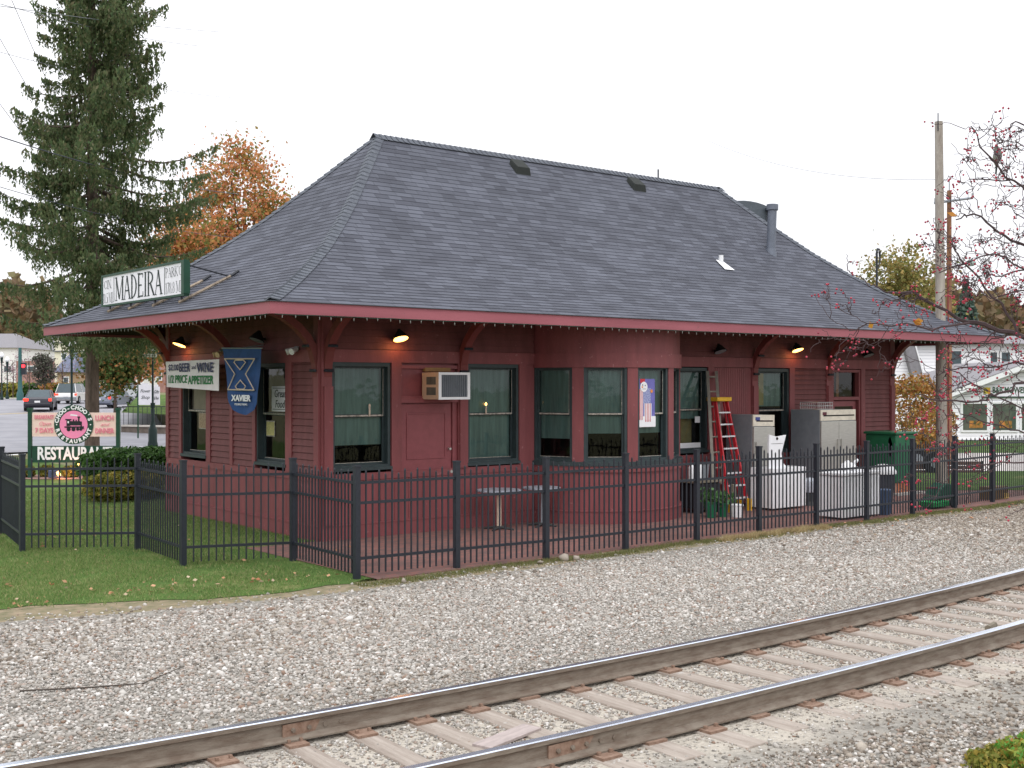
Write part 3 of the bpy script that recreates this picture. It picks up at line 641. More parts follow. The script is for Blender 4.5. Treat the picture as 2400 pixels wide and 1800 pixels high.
M_cap = mat('cap_shingles', (98, 103, 111), .85, c2=(78, 82, 91), scale=7, bump=.3)
hips = [((-O, -O), (1, 1)), ((-O, W + O), (1, -1)), ((L + O, -O), (-1, 1)), ((L + O, W + O), (-1, -1))]
for (cx, cy), (sx, sy) in hips:
    hc = MB(); d = -.02
    # cap pieces folded over the hip
    while d < 5.15:
        e = d + .10; z0 = rz_(max(0, d)) + .062; z1 = rz_(e + .02) + .034; w_ = .17
        p0 = (cx + sx * d, cy + sy * d); p1 = (cx + sx * (e + .02), cy + sy * (e + .02))
        dz0 = rz_(max(0, d - w_ * .0)) - rz_(max(0, d - w_ * .7))
        zl0 = z0 - .03; zl1 = z1 - .022
        # wings run along each eave direction at equal height (surface height at that inset)
        a0 = (p0[0] + sx * w_, p0[1], zl0 - .002); a1 = (p1[0] + sx * w_, p1[1], zl1); b0 = (p0[0], p0[1] + sy * w_, zl0 - .002); b1 = (p1[0], p1[1] + sy * w_, zl1)
        hc.face([(*p0, z0), (*p1, z1), a1, a0]); hc.face([(*p0, z0), b0, b1, (*p1, z1)])
        hc.face([(*p0, z0), a0, (a0[0], a0[1], a0[2] - .015), (*p0, z0 - .02)]); hc.face([(*p0, z0), (*p0, z0 - .02), (b0[0], b0[1], b0[2] - .015), b0])
        d = e
    hc.build('hip_cap', M_cap, roof)
hc = MB(); u = 3.1
while u < 13.9:
    hc.face([(u, 3.25, 7.945), (u + .14, 3.25, 7.93), (u + .14, 3.1, 7.80), (u, 3.1, 7.815)]); hc.face([(u, 3.25, 7.945), (u, 3.4, 7.815), (u + .14, 3.4, 7.80), (u + .14, 3.25, 7.93)]); u += .14
hc.build('ridge_cap', M_cap, roof)
# fascia and soffit
fs = MB()
for (a, b) in (((-O, -O), (L + O, -O)), ((-O, W + O), (-O, -O)), ((L + O, -O), (L + O, W + O)), ((L + O, W + O), (-O, W + O))):
    pass
t = .04; zt, zb = 3.925, 3.745
fs.box((-O, -O, zb), (L + O, -O + t, zt)); fs.box((-O, W + O - t, zb), (L + O, W + O, zt)); fs.box((-O, -O + t, zb), (-O + t, W + O - t, zt)); fs.box((L + O - t, -O + t, zb), (L + O, W + O - t, zt))
fas = fs.build('fascia', M_fascia, ST)
de = MB(); e_ = .025
de.box((-O - e_, -O - e_, zt), (L + O + e_, -O + .03, zt + .012)); de.box((-O - e_, -O + .03, zt), (-O + .03, W + O, zt + .012))
de.build('drip_edge', mat('dark_drip_edge', (58, 62, 66), .5), fas)
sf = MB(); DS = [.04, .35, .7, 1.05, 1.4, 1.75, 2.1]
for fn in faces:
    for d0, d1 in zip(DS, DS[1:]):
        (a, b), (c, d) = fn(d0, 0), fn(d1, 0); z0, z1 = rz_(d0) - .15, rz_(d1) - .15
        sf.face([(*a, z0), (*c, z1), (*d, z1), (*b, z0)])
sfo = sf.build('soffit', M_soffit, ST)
# rafters under the boards
rt = MB()
for i in range(24):
    x_ = -.8 + i * .8
    rt.prism([(-O + .05, 3.76), (-O + .05, 3.80), (0.0, rz_(1.97) - .16), (0.0, rz_(1.97) - .26)], 0, 0) if False else None
for i in range(9):
    pass
# brackets: curved arms from wall post to eave
M_br = mat('bracket_red', (118, 58, 56), .6, var=.1)
ARC = [(.035, 2.62), (.05, 2.85), (.075, 3.05), (.14, 3.26), (.25, 3.45), (.42, 3.62), (.66, 3.78), (1.0, 3.90), (1.35, 3.93)]
def bracket(xf, u, lab=None):
    b = MB(xf); w_ = .075; th = .13
    outer = ARC; inner = []
    for i, (d, z) in enumerate(ARC):
        a = ARC[max(0, i - 1)]; c = ARC[min(len(ARC) - 1, i + 1)]; tx, tz = c[0] - a[0], c[1] - a[1]; l = math.hypot(tx, tz)
        inner.append((max(.0, d - tz / l * th * .0 - tz / l * th), z + tx / l * th))
    for i in range(len(ARC) - 1):
        o0, o1, i0, i1 = outer[i], outer[i + 1], inner[i], inner[i + 1]
        for s in (-1, 1): q = [(u + s * w_, o0[0], o0[1]), (u + s * w_, o1[0], o1[1]), (u + s * w_, i1[0], i1[1]), (u + s * w_, i0[0], i0[1])]; b.face(q if s > 0 else q[::-1])
        b.face([(u - w_, *o0), (u + w_, *o0), (u + w_, *o1), (u - w_, *o1)]); b.face([(u - w_, *i1), (u + w_, *i1), (u + w_, *i0), (u - w_, *i0)])
    br = b.build('bracket', M_br, ST)
    bb = MB(xf)
    for d, z in ((.1, 2.93), (.24, 3.35)): bb.tube([(u - w_ - .012, d - .02, z), (u + w_ + .012, d - .02, z)], .026, 10)
    bb.build('bolts', M_black, br)
for u in (.12, 3.0, 11.4, 14.22, 16.9): bracket(XT, u)
for u in (.12, 3.36, 6.38): bracket(XE, u)
for u in (.12, 6.38): bracket(XR, u)
for u in (.12, 5.5, 11, 16.9): bracket(XB, u)
for u in (.12, 3.0, 11.4, 14.22, 16.9):     # posts carrying the brackets
    b_ = MB(XT); b_.box((u - .085, .0365, 1.14), (u + .085, .075, 2.66)) if u not in (.12,) else b_.box((u - .085, .0365, .27), (u + .085, .08, 2.66)); b_.build('bracket_post', M_trim, ST)
# roof hardware
M_dgrey = mat('dark_grey_vent', (38, 42, 40), .8)
for x_ in (6.76, 10.45):
    b_ = MB(); zz = 7.74; y_ = 3.02
    b_.prism([(-.22, 0), (.22, 0), (.18, .1), (-.18, .1)], -.12, .14)
    b_.v = [(x_ + a, 2.86 + b, rz_(2.86 + b + O) + (c * 1.5 if b > 0 else c * 2.0) - .02) for a, b, c in b_.v]; b_.build('roof_vent', M_dgrey, roof, bevel=.01)
b_ = MB(); b_.tube([(13.71, 1.37, 5.85), (13.78, 1.37, 7.1)], .115, 14); b_.tube([(13.78, 1.37, 7.1), (13.785, 1.37, 7.24)], .15, 14); b_.tube([(13.71, 1.37, 5.9), (13.715, 1.37, 6.12)], .16, 14, r2=.13); b_.build('flue_pipe', mat('grey_flue', (104, 110, 122), .5, metal=.2), roof, smooth=True)
b_ = MB(); b_.tube([(11.1, .73, 5.40), (11.1, .73, 5.72)], .055, 10); b_.face([(10.98, .50, 5.37), (11.32, .50, 5.37), (11.22, .82, 5.62), (11.02, .82, 5.62)]); b_.face([(10.98, .55, 5.33), (11.02, .82, 5.57), (11.02, .82, 5.52), (10.98, .55, 5.26)]); b_.build('white_vent_pipe', M_white, roof)
# broad curved kitchen exhaust hood on the far roof face
b_ = MB(); pts = []
for k in range(13): a = math.pi * k / 12; pts.append((14.9 + 1.05 * math.cos(a), 7.35 + .28 * math.sin(a)))
b_.prism([(13.9, 6.2), (15.9, 6.2)] + pts, 3.0, 3.9)
b_.build('exhaust_hood', mat('hood_metal', (82, 90, 98), .5, metal=.3), roof)
b_ = MB(); b_.box((15.55, 2.9, 6.1), (15.62, 2.96, 7.5)); b_.box((15.5, 2.86, 7.42), (15.75, 2.98, 7.5)); b_.box((15.5, 2.86, 6.7), (15.75, 2.92, 6.74)); b_.build('hood_brace', M_black, roof)
b_ = MB(); b_.tube([(11.6, 3.25, 7.9), (11.6, 3.25, 8.15)], .02, 6); b_.build('ridge_pin', M_black, roof)
# ------------------------------------------------------------------ wall lamps
M_lit = mat('lit_lamp', (255, 220, 150), .5, emis=(255, 190, 100), estr=5.)
def wall_lamp(xf, u, lit, lab, z=3.5):
    p = xf(u, .03, z); o = thing('wall_lamp', p, lab, 'lamp', 'flood lamps under the eaves')
    b_ = MB(xf); b_.tube([(u, .03, z + .02), (u, .22, z + .06)], .02, 8); b_.build('arm', M_dark, o)
    b_ = MB(xf); b_.tube([(u, .15, z + .17), (u, .17, z + .13), (u, .215, z + .0)], [.03, .06, .15], 14, caps=False); b_.build('lamp_shade', M_dark, o)
    b_ = MB(xf); b_.tube([(u, .20, z + .035), (u, .216, z - .004)], .10, 14, r2=.135); b_.build('bulb', M_lit if lit else M_greymetal, o)
    if lit:
        ld = bpy.data.lights.new('lamp_glow', 'POINT'); ld.energy = 3; ld.color = (1, .45, .16); ld.shadow_soft_size = .08
        lo = bpy.data.objects.new('lamp_glow', ld); COL.objects.link(lo); lo.parent = o; q = Vector(xf(u, .24, z - .09)); lo.location = q - Vector(p)
wall_lamp(XT, 1.5, True, 'lit eave lamp above the track-side window nearest the corner'); wall_lamp(XT, 12.75, True, 'lit eave lamp right of the beadboard panel'); wall_lamp(XE, 5.4, True, 'lit eave lamp above the beer and wine banner')
wall_lamp(XT, 10.0, False, 'unlit eave lamp right of the round bay', 3.42); wall_lamp(XT, 15.6, False, 'unlit eave lamp near the far end of the track-side wall', 3.42); wall_lamp(XE, 1.95, False, 'unlit eave lamp right of the blue flag')
# twin spot lamps on the end wall
for u, lab in ((3.72, 'twin white spotlight on the end wall left of the blue flag'), (.75, 'twin white spotlight beside the corner of the end wall')):
    o = thing('spot_light', XE(u, .03, 3.3), lab, 'lamp', 'twin spotlights on the end wall'); b_ = MB(XE); b_.box((u - .05, .03, 3.27), (u + .05, .06, 3.36)); b_.build('bracket', M_greymetal, o)
    for s in (-.09, .09):
        b_ = MB(XE); b_.tube([(u + s * .4, .06, 3.32), (u + s, .2, 3.26)], .03, 8, r2=.06); b_.build('lamp_head', M_white if u < 1 else mat('cream_lamp', (230, 205, 160)), o)
# icicle light strings along the fascia
M_bulb = mat('clear_bulb', (170, 172, 165), .2, c2=(90, 92, 88), scale=3)
def string(xf, u0, u1, n, lab):
    d = O + .012; o = thing('light_string', xf(u0, d, 3.74), lab, 'string lights', 'bulb strings under the fascia')
    b_ = MB(xf); b_.tube([(u0 + (u1 - u0) * i / 60, d, 3.738 - .008 * (i % 2)) for i in range(61)], .007, 4); b_.build('wire', mat('green_wire', (30, 52, 40)), o)
    p0 = None
    for i in range(n):
        u = u0 + (u1 - u0) * (i + .5) / n + random.uniform(-.03, .03)
        c = xf(u, d, 3.728)
        if p0 is None:
            b_ = MB(); b_.tube([(c[0], c[1], c[2]), (c[0], c[1], c[2] - .02), (c[0], c[1], c[2] - .045)], [.006, .008, .004], 5); p0 = b_.build('bulb', M_bulb, o); c0 = c
        else:
            q = p0.copy(); COL.objects.link(q); q.parent = o; q.location = (c[0] - c0[0], c[1] - c0[1], random.uniform(-.015, .01)); q.rotation_euler = (0, 0, 0)
string(XT, -1.9, 18.8, 98, 'string of small clear bulbs under the long track-side fascia'); string(XE, -1.9, 8.3, 64, 'string of small clear bulbs under the end fascia above the lawn')

# ------------------------------------------------------------------ MADEIRA roof sign
M_signw = mat('white_sign_face', (238, 236, 244), .6, var=.03); M_sgreen = mat('dark_green_sign_paint', (22, 66, 48), .5); M_ink = mat('black_green_ink', (24, 44, 44), .6, var=.05)
sx_ = -1.5; y0, y1, z0, z1 = 2.09, 6.16, 4.26, 4.90
sg = thing('station_sign', (sx_, 4.1, 4.14), 'white station name sign reading MADEIRA on the roof edge', 'sign')
b_ = MB(); b_.box((sx_ - .03, y0 + .05, z0 + .04), (sx_ + .03, y1 - .05, z1 - .04)); b_.build('panel', M_signw, sg)
b_ = MB(); b_.box((sx_ - .05, y0, z0), (sx_ + .05, y1, z0 + .04)); b_.box((sx_ - .05, y0, z1 - .04), (sx_ + .05, y1, z1)); b_.box((sx_ - .06, y0 - .02, z0 + .04), (sx_ + .06, y0 + .1, z1 - .04)); b_.box((sx_ - .05, y1 - .05, z0 + .04), (sx_ + .05, y1, z1 - .04)); b_.build('frame', M_sgreen, sg)
b_ = MB()
for yy_ in (5.5, 2.98): b_.box((sx_ - .035, yy_ - .008, z0 + .07), (sx_ - .03, yy_ + .008, z1 - .07))
b_.build('divider_lines', M_ink, sg)
M_strut = mat('weathered_strut', (176, 160, 140), .8, c2=(120, 108, 96), scale=9)
for i, yy_ in enumerate((2.3, 3.5, 4.7, 5.8)):
    b_ = MB(); b_.tube([(sx_ - .05, yy_, rz_(.42) + .03), (-.55, yy_, rz_(1.42) + .05)], .028, 6); b_.cur = 1; b_.tube([(-.56, yy_, rz_(1.41) + .05), (-.40, yy_, rz_(1.57) + .06)], .03, 6); b_.tube([(sx_, yy_, z0), (sx_, yy_, rz_(.45))], .018, 6)
    if i in (0, 3): b_.tube([(sx_ + .03, yy_, z1 - .05), (-.6, yy_, rz_(1.37) + .07)], .016, 6)
    b_.build('strut', [M_strut, M_black], sg)
# serif capitals drawn as strokes (unit box), thick / thin
T, t_ = .15, .055
GL = {
 'M': (1.15, [((.12, 0), (.12, 1), t_), ((.12, 1), (.55, .05), T), ((.55, .05), (.98, 1), t_), ((1.0, 0), (1.0, 1), T)], [(.12, 0), (1.0, 0), (.10, 1), (1.02, 1)]),
 'A': (.95, [((.1, 0), (.45, 1), t_), ((.45, 1), (.82, 0), T), ((.24, .36), (.66, .36), t_)], [(.1, 0), (.82, 0)]),
 'D': (.9, [((.16, 0), (.16, 1), T), 'arcD'], [(.16, 0), (.16, 1)]),
 'E': (.8, [((.16, 0), (.16, 1), T), ((.16, .97), (.7, .97), t_), ((.16, .03), (.72, .03), t_), ((.16, .5), (.55, .5), t_), ((.69, .97), (.69, .8), t_), ((.71, .03), (.71, .22), t_)], [(.16, 0), (.16, 1)]),
 'I': (.45, [((.22, 0), (.22, 1), T)], [(.22, 0), (.22, 1)]),
 'R': (.92, [((.16, 0), (.16, 1), T), 'arcP', ((.4, .5), (.84, 0), T)], [(.16, 0), (.16, 1), (.86, 0)]),
 'P': (.8, [((.16, 0), (.16, 1), T), 'arcP'], [(.16, 0), (.16, 1)]),
 'C': (.85, ['arcC', ((.74, .95), (.74, .74), t_)], []),
 'G': (.92, ['arcC', ((.74, .95), (.74, .74), t_), ((.74, .05), (.74, .42), T)], [(.72, .42)]),
 'N': (.98, [((.14, 0), (.14, 1), t_), ((.14, 1), (.82, 0), T), ((.82, 0), (.82, 1), t_)], [(.14, 0), (.14, 1), (.82, 1)]),
 'K': (.92, [((.16, 0), (.16, 1), T), ((.2, .42), (.76, 1), t_), ((.38, .58), (.84, 0), T)], [(.16, 0), (.16, 1), (.84, 0), (.74, 1)]),
 '1': (.45, [((.22, 0), (.22, 1), T), ((.22, 1), (.06, .84), t_)], [(.22, 0)]), '7': (.62, [((.06, .96), (.56, .96), t_ * 1.6), ((.56, .96), (.24, 0), T)], []),
 '8': (.62, ['o8a', 'o8b'], []), '5': (.62, [((.16, .97), (.54, .97), t_ * 1.4), ((.16, .97), (.14, .56), t_), 'arc5'], []), '.': (.28, [((.12, .0), (.12, .1), T)], []), "'": (.28, [((.12, 1.05), (.1, .82), t_ * 1.4)], []), ' ': (.35, [], [])}
def stroke(mb, a, b, w_, ox, sc, hs, oy):
    ax, ay = a; bx, by = b; dx, dy = (bx - ax) * sc, (by - ay) * hs; l = math.hypot(dx, dy) or 1
    horiz = abs(dy) < abs(dx) * .2
    px_, py_ = (0, w_ * hs * .5) if horiz else (w_ * sc * .5 / max(.35, abs(dy) / l) * 1.0, 0)
    P_ = [(ox + ax * sc - px_, oy + ay * hs - py_), (ox + bx * sc - px_, oy + by * hs - py_), (ox + bx * sc + px_, oy + by * hs + py_), (ox + ax * sc + px_, oy + ay * hs + py_)]
    mb.face([(x, y, 0) for x, y in P_])
def arc(mb, cx, cy, rx, ry, a0, a1, w0, w1, ox, sc, hs, oy, n=14):
    def pt(i, s):
        a = a0 + (a1 - a0) * i / n; w_ = (w0 + (w1 - w0) * abs(math.cos(a))) * .5 * s
        return (ox + (cx + (rx + w_) * math.cos(a)) * sc, oy + (cy + (ry + w_ * .6) * math.sin(a)) * hs, 0)
    for i in range(n): mb.face([pt(i, -1), pt(i + 1, -1), pt(i + 1, 1), pt(i, 1)])
def serif(name, s, hgt, width, M, par, m, wt=1.):
    tot = sum(GL[c][0] for c in s); sc = width / tot; mb = MB(lambda x, y, z: tuple(M @ Vector((x, y, z)))); ox = -width / 2; oy = -hgt / 2
    for c in s:
        w_, st, se = GL[c]
        for q in st:
            if q == 'arcD': arc(mb, .2, .5, .52, .47, -math.pi / 2, math.pi / 2, t_ * wt, T * wt, ox, sc, hgt, oy)
            elif q == 'arcP': arc(mb, .25, .74, .42, .235, -math.pi / 2, math.pi / 2, t_ * wt, T * wt, ox, sc, hgt, oy)
            elif q == 'arcC': arc(mb, .46, .5, .34, .47, .6, 2 * math.pi - .6, t_ * wt, T * wt, ox, sc, hgt, oy, 18)
            elif q == 'arc5': arc(mb, .28, .32, .24, .3, -2.3, 1.9, t_, T, ox, sc, hgt, oy)
            elif q == 'o8a': arc(mb, .3, .74, .18, .22, 0, 6.283, t_ * wt, T * .8 * wt, ox, sc, hgt, oy)
            elif q == 'o8b': arc(mb, .3, .26, .22, .25, 0, 6.283, t_ * wt, T * .8 * wt, ox, sc, hgt, oy)
            else: stroke(mb, q[0], q[1], q[2] * wt, ox, sc, hgt, oy)
        for (x, y) in se: mb.face([(ox + (x - .16) * sc, oy + (y - .015) * hgt, .0004), (ox + (x + .16) * sc, oy + (y - .015) * hgt, .0004), (ox + (x + .16) * sc, oy + (y + .015) * hgt, .0004), (ox + (x - .16) * sc, oy + (y + .015) * hgt, .0004)])
        ox += w_ * sc
    return mb.build(name, m, par)
U_, N_ = (0, -1, 0), (-1, 0, 0)
serif('name_lettering', 'MADEIRA', .45, 2.34, basis((sx_ - .036, 4.25, 4.58), U_, N_), sg, M_ink)
serif('distance_lettering', 'CIN.', .17, .44, basis((sx_ - .036, 5.82, 4.70), U_, N_), sg, M_ink, .62); serif('distance_lettering', '18.5 MI.', .2, .58, basis((sx_ - .036, 5.81, 4.43), U_, N_), sg, M_ink, .6)
serif('distance_lettering', "PARK'G", .17, .74, basis((sx_ - .036, 2.57, 4.72), U_, N_), sg, M_ink, .65); serif('distance_lettering', '178.8 MI', .2, .74, basis((sx_ - .036, 2.57, 4.44), U_, N_), sg, M_ink, .6)

# ------------------------------------------------------------------ cloth banners on the end wall
def cloth(name, pts, m, par, nu=14, nv=8, amp=.02, ph=0., sub=None):
    (a, b, c, d) = [Vector(p) for p in pts]; mb = MB(); G = []
    nrm = (b - a).cross(d - a).normalized()
    for j in range(nv + 1):
        for i in range(nu + 1):
            u, v = i / nu, j / nv; p = a * (1 - u) * (1 - v) + b * u * (1 - v) + c * u * v + d * (1 - u) * v
            p += nrm * amp * (math.sin(u * 9 + ph + v * 2) + .5 * math.sin(u * 17 + v * 3)); G.append(mb.P(p))
    for j in range(nv):
        for i in range(nu): k = j * (nu + 1) + i; mb.f.append([k, k + 1, k + nu + 2, k + nu + 1]); mb.m.append(0)
    return mb.build(name, m, par, smooth=True)
bx_ = -.38
bn = thing('vinyl_banner', (bx_, 4.5, 2.9), 'white banner advertising beer and wine over the left end window', 'banner')
yA, yB = 5.70, 3.16
cloth('sheet', [(bx_, yA, 3.16), (bx_, yB, 3.17), (bx_ - .03, yB - .06, 2.57), (bx_ - .02, yA - .08, 2.64)], mat('banner_vinyl', (236, 228, 230), .5, var=.04), bn, amp=.008)
nb = basis((bx_ - .026, 5.0, 3.02), U_, N_)
M_navy = mat('navy_ink', (44, 48, 96), .6); M_gink = mat('green_ink', (24, 120, 62), .6)
text('lettering', '$2.00', .17, M_navy, basis((bx_ - .03, 5.24, 3.03), U_, N_), bn, off=.003, fit=.5, ext=.002); text('lettering', 'BEER', .24, M_navy, basis((bx_ - .03, 4.70, 3.02), U_, N_), bn, off=.004, fit=.52, ext=.002)
text('lettering', 'and', .12, M_navy, basis((bx_ - .03, 4.25, 3.03), U_, N_), bn, fit=.2, ext=.002); text('lettering', 'WINE', .26, M_navy, basis((bx_ - .03, 3.74, 3.01), U_, N_), bn, off=.006, fit=.74, ext=.002)
text('lettering', '1/2 PRICE', .22, M_gink, basis((bx_ - .03, 5.04, 2.79), U_, N_), bn, off=.004, fit=.92, ext=.002); text('lettering', 'APPETIZER', .23, M_gink, basis((bx_ - .03, 3.94, 2.77), U_, N_), bn, off=.006, fit=1.18, ext=.002)
fx_ = -.5
fl = thing('team_flag', (fx_, 1.95, 3.3), 'blue flag with a large outlined letter X hanging by the end windows', 'flag')
M_blue = mat('flag_blue', (36, 74, 128), .75, var=.15, scale=4); M_cream = mat('flag_cream', (214, 196, 176), .8)
YL, YR = 2.75, 1.2
mb = MB(); G = []
for j in range(17):
    v = j / 16; z = 3.36 - 1.12 * v - (.06 * math.sin(v * 3) if 0 else 0)
    a = YL - .30 * v - .15 * max(0, v - .85) / .15; b = YR + .14 * v + (.0 if v < .8 else 0) + .10 * max(0, v - .9) / .1
    for i in range(13):
        u = i / 12; zz = z - .10 * max(0, v - .72) / .28 * (1 - (2 * u - 1) ** 2) - .03 * u * (1 - v)
        G.append(mb.P((fx_ + .03 * math.sin(u * 7 + v * 5) * v - .0, a + (b - a) * u, zz)))
for j in range(16):
    for i in range(12): k = j * 13 + i; mb.f.append([k, k + 1, k + 14, k + 13]); mb.m.append(0)
mb.build('cloth', M_blue, fl, smooth=True)
def fy(u, v): return YL - .30 * v + ((YR + .14 * v) - (YL - .30 * v)) * u
def ribbon(P_, w_=.022):
    b_ = MB()
    for (a, b) in zip(P_, P_[1:]):
        A = Vector((fx_ - .045, fy(*a), 3.36 - 1.12 * a[1] - .03 * a[0] * (1 - a[1]))); B = Vector((fx_ - .045, fy(*b), 3.36 - 1.12 * b[1] - .03 * b[0] * (1 - b[1]))); b_.tube([A, B], w_ * .55, 4)
    return b_
b_ = ribbon([(.08, .17), (.9, .17), (.66, .42), (.93, .68), (.08, .68), (.34, .42), (.08, .17)]); b_.build('emblem_outline', M_cream, fl)
b_ = ribbon([(.38, .19), (.6, .19), (.66, .23), (.5, .35), (.34, .23), (.38, .19)]); b_.build('emblem_diamond', M_cream, fl)
b_ = ribbon([(.5, .52), (.66, .62), (.6, .67), (.38, .67), (.34, .62), (.5, .52)]); b_.build('emblem_diamond', M_cream, fl)
text('lettering', 'XAVIER', .15, M_white, basis((fx_ - .05, 1.9, 2.44), U_, N_), fl, off=.006, fit=.78); text('lettering', 'MUSKETEERS', .05, M_white, basis((fx_ - .05, 1.9, 2.33), U_, N_), fl, fit=.5)
b_ = MB(); b_.tube([(fx_, YL + .03, 3.37), (fx_, YR - .03, 3.33)], .014, 6); b_.tube([(fx_, 2.0, 3.35), (-.05, 2.0, 3.42)], .012, 6); b_.build('pole', M_greymetal, fl)
gf = thing('window_card', (-.02, 1.52, 2.2), 'handwritten white Great Food card in the right end window', 'card')
b_ = MB(XE); b_.box((1.22, -.055, 2.2), (1.86, -.045, 2.66)); b_.build('sheet', M_signw, gf)
text('lettering', 'Great', .2, M_ink, basis((.040, 1.54, 2.52), U_, N_), gf, fit=.42, shear=.2, ext=.001); text('lettering', 'Food', .2, M_ink, basis((.040, 1.54, 2.33), U_, N_), gf, fit=.36, shear=.2, ext=.001)
b_ = MB(XE); b_.box((1.26, -.044, 2.62), (1.82, -.042, 2.63)); b_.box((1.26, -.044, 2.235), (1.82, -.042, 2.245)); b_.build('ruled_lines', M_ink, gf)
for (xf, a, b, c, d, mm, lab) in ((XE, 1.9, 2.2, 1.75, 2.0, mat('yellow_poster', (190, 180, 120), c2=(150, 150, 96), scale=30), 'small yellowish card low in the right end window'), (XE, 4.72, 5.18, 1.8, 2.1, mat('brown_picture', (120, 100, 80), c2=(170, 150, 120), scale=25), 'framed brown picture in the left end window')):
    b_ = MB(xf); b_.box((a, -.12, c), (b, -.115, d)); b_.cur = 1; b_.box((a - .02, -.125, c - .02), (b + .02, -.121, d + .02)); tag(b_.build('window_picture', [mm, M_worn_lit]), lab, 'picture')
# candles on the sash rails
for (u, z, xf, lab) in ((1.02, 2.13, XT, 'small electric candle in the window nearest the corner'), (3.62, 2.13, XT, 'small lit electric candle in the window right of the door')):
    o = thing('window_candle', xf(u, -.06, z), lab, 'candle', 'electric candles in the windows'); b_ = MB(xf); b_.tube([(u, -.06, z), (u, -.06, z + .16)], .016, 8); b_.build('stick', M_cream, o)
    b_ = MB(xf); b_.tube([(u, -.06, z + .16), (u, -.06, z + .19), (u, -.06, z + .22)], [.014, .024, .008], 8); b_.build('bulb', M_lit if u > 3 else M_cream, o)

# ------------------------------------------------------------------ air conditioner in the transom
ac = thing('air_conditioner', (2.35, -.1, 2.42), 'tan boxy window air conditioner jutting above the red door', 'air conditioner')
M_beige = mat('beige_case', (196, 172, 148), .5, var=.06); b_ = MB(); x0, x1, yb, yf, z0, z1 = 2.1, 2.80, .0, -.52, 2.42, 2.91
b_.box((x0, yf, z0), (x1, yb, z1)); b_.build('case', M_beige, ac, bevel=.01)
b_ = MB(); b_.box((x0, yf - .012, z0), (x1, yf, z0 + .045)); b_.box((x0, yf - .012, z1 - .045), (x1, yf, z1)); b_.box((x0, yf - .012, z0 + .045), (x0 + .06, yf, z1 - .045)); b_.box((x1 - .06, yf - .012, z0 + .045), (x1, yf, z1 - .045)); b_.build('front_rim', M_white, ac)
b_ = MB(); b_.box((x0 + .06, yf - .004, z0 + .045), (x1 - .06, yf - .001, z1 - .045)); b_.cur = 1
for k in range(13): xx = x0 + .09 + k * .044; b_.box((xx, yf - .009, z0 + .05), (xx + .012, yf - .005, z1 - .05))
b_.build('grille', [mat('grille_dark', (56, 62, 70)), M_greymetal], ac)
b_ = MB(); b_.box((x0 - .004, -.44, 2.5), (x0 - .001, -.15, 2.64)); b_.box((x0 - .004, -.44, 2.69), (x0 - .001, -.15, 2.83)); b_.build('side_louvre', mat('louvre_grey', (112, 112, 104), c2=(70, 72, 70), scale=4, stretch=(1, 30, 1)), ac)
b_ = MB(XT); b_.box((2.15, -.05, 2.93), (2.72, .03, 3.0)); b_.build('wood_packing', mat('packing_wood', (150, 116, 72)), ac)

# ------------------------------------------------------------------ iron fence
FP = [(-3.45, 7.1), (-3.93, 4.55), (-4.33, 1.98), (-2.81, 1.0), (-2.94, -1.1), (-1.42, -1.65), (-1.54, -3.70), (.1, -3.80), (1.72, -3.92), (3.41, -3.94), (5.13, -3.93), (6.8, -3.92), (8.42, -3.97), (10.05, -3.96), (11.67, -3.95), (13.5, -3.82), (15.35, -3.66), (17.2, -3.55), (19.1, -3.4), (21, -3.3), (23, -3.2), (25, -3.1)]
fen = thing('iron_fence', (FP[6][0], FP[6][1], 0), 'black iron picket fence zigzagging past the station', 'fence')
for (x_, y_) in FP:
    b_ = MB(); b_.box((x_ - .04, y_ - .04, 0), (x_ + .04, y_ + .04, 1.55)); b_.box((x_ - .047, y_ - .047, 1.55), (x_ + .047, y_ + .047, 1.575)); b_.build('post', M_black, fen)
for (a, b) in zip(FP, FP[1:]):
    A = Vector((*a, 0)); B = Vector((*b, 0)); dv = (B - A); Ln = dv.length; u = dv / Ln; nn = Vector((-u.y, u.x, 0)); A2 = A + u * .04; Ln -= .08
    xf = (lambda A2, u, nn: (lambda s, q, z: tuple(A2 + u * s + nn * q + Vector((0, 0, z)))))(A2, u, nn)
    b_ = MB(xf); r = .013
    for z in (.26, 1.03, 1.31): b_.box((0, -.018, z), (Ln, .018, z + .038))
    k = int(round(Ln / .106)); stp = Ln / k
    for i in range(1, k):
        s = i * stp; tp = 1.51 if i % 2 else 1.455
        b_.box((s - .0105, -.009, .06), (s + .0105, .009, tp - .03)); b_.face([(s - .0105, -.009, tp - .03), (s + .0105, -.009, tp - .03), (s, 0, tp)]); b_.face([(s + .0105, .009, tp - .03), (s - .0105, .009, tp - .03), (s, 0, tp)]); b_.face([(s - .0105, .009, tp - .03), (s - .0105, -.009, tp - .03), (s, 0, tp)]); b_.face([(s + .0105, -.009, tp - .03), (s + .0105, .009, tp - .03), (s, 0, tp)])
    b_.build('picket_panel', M_black, fen)

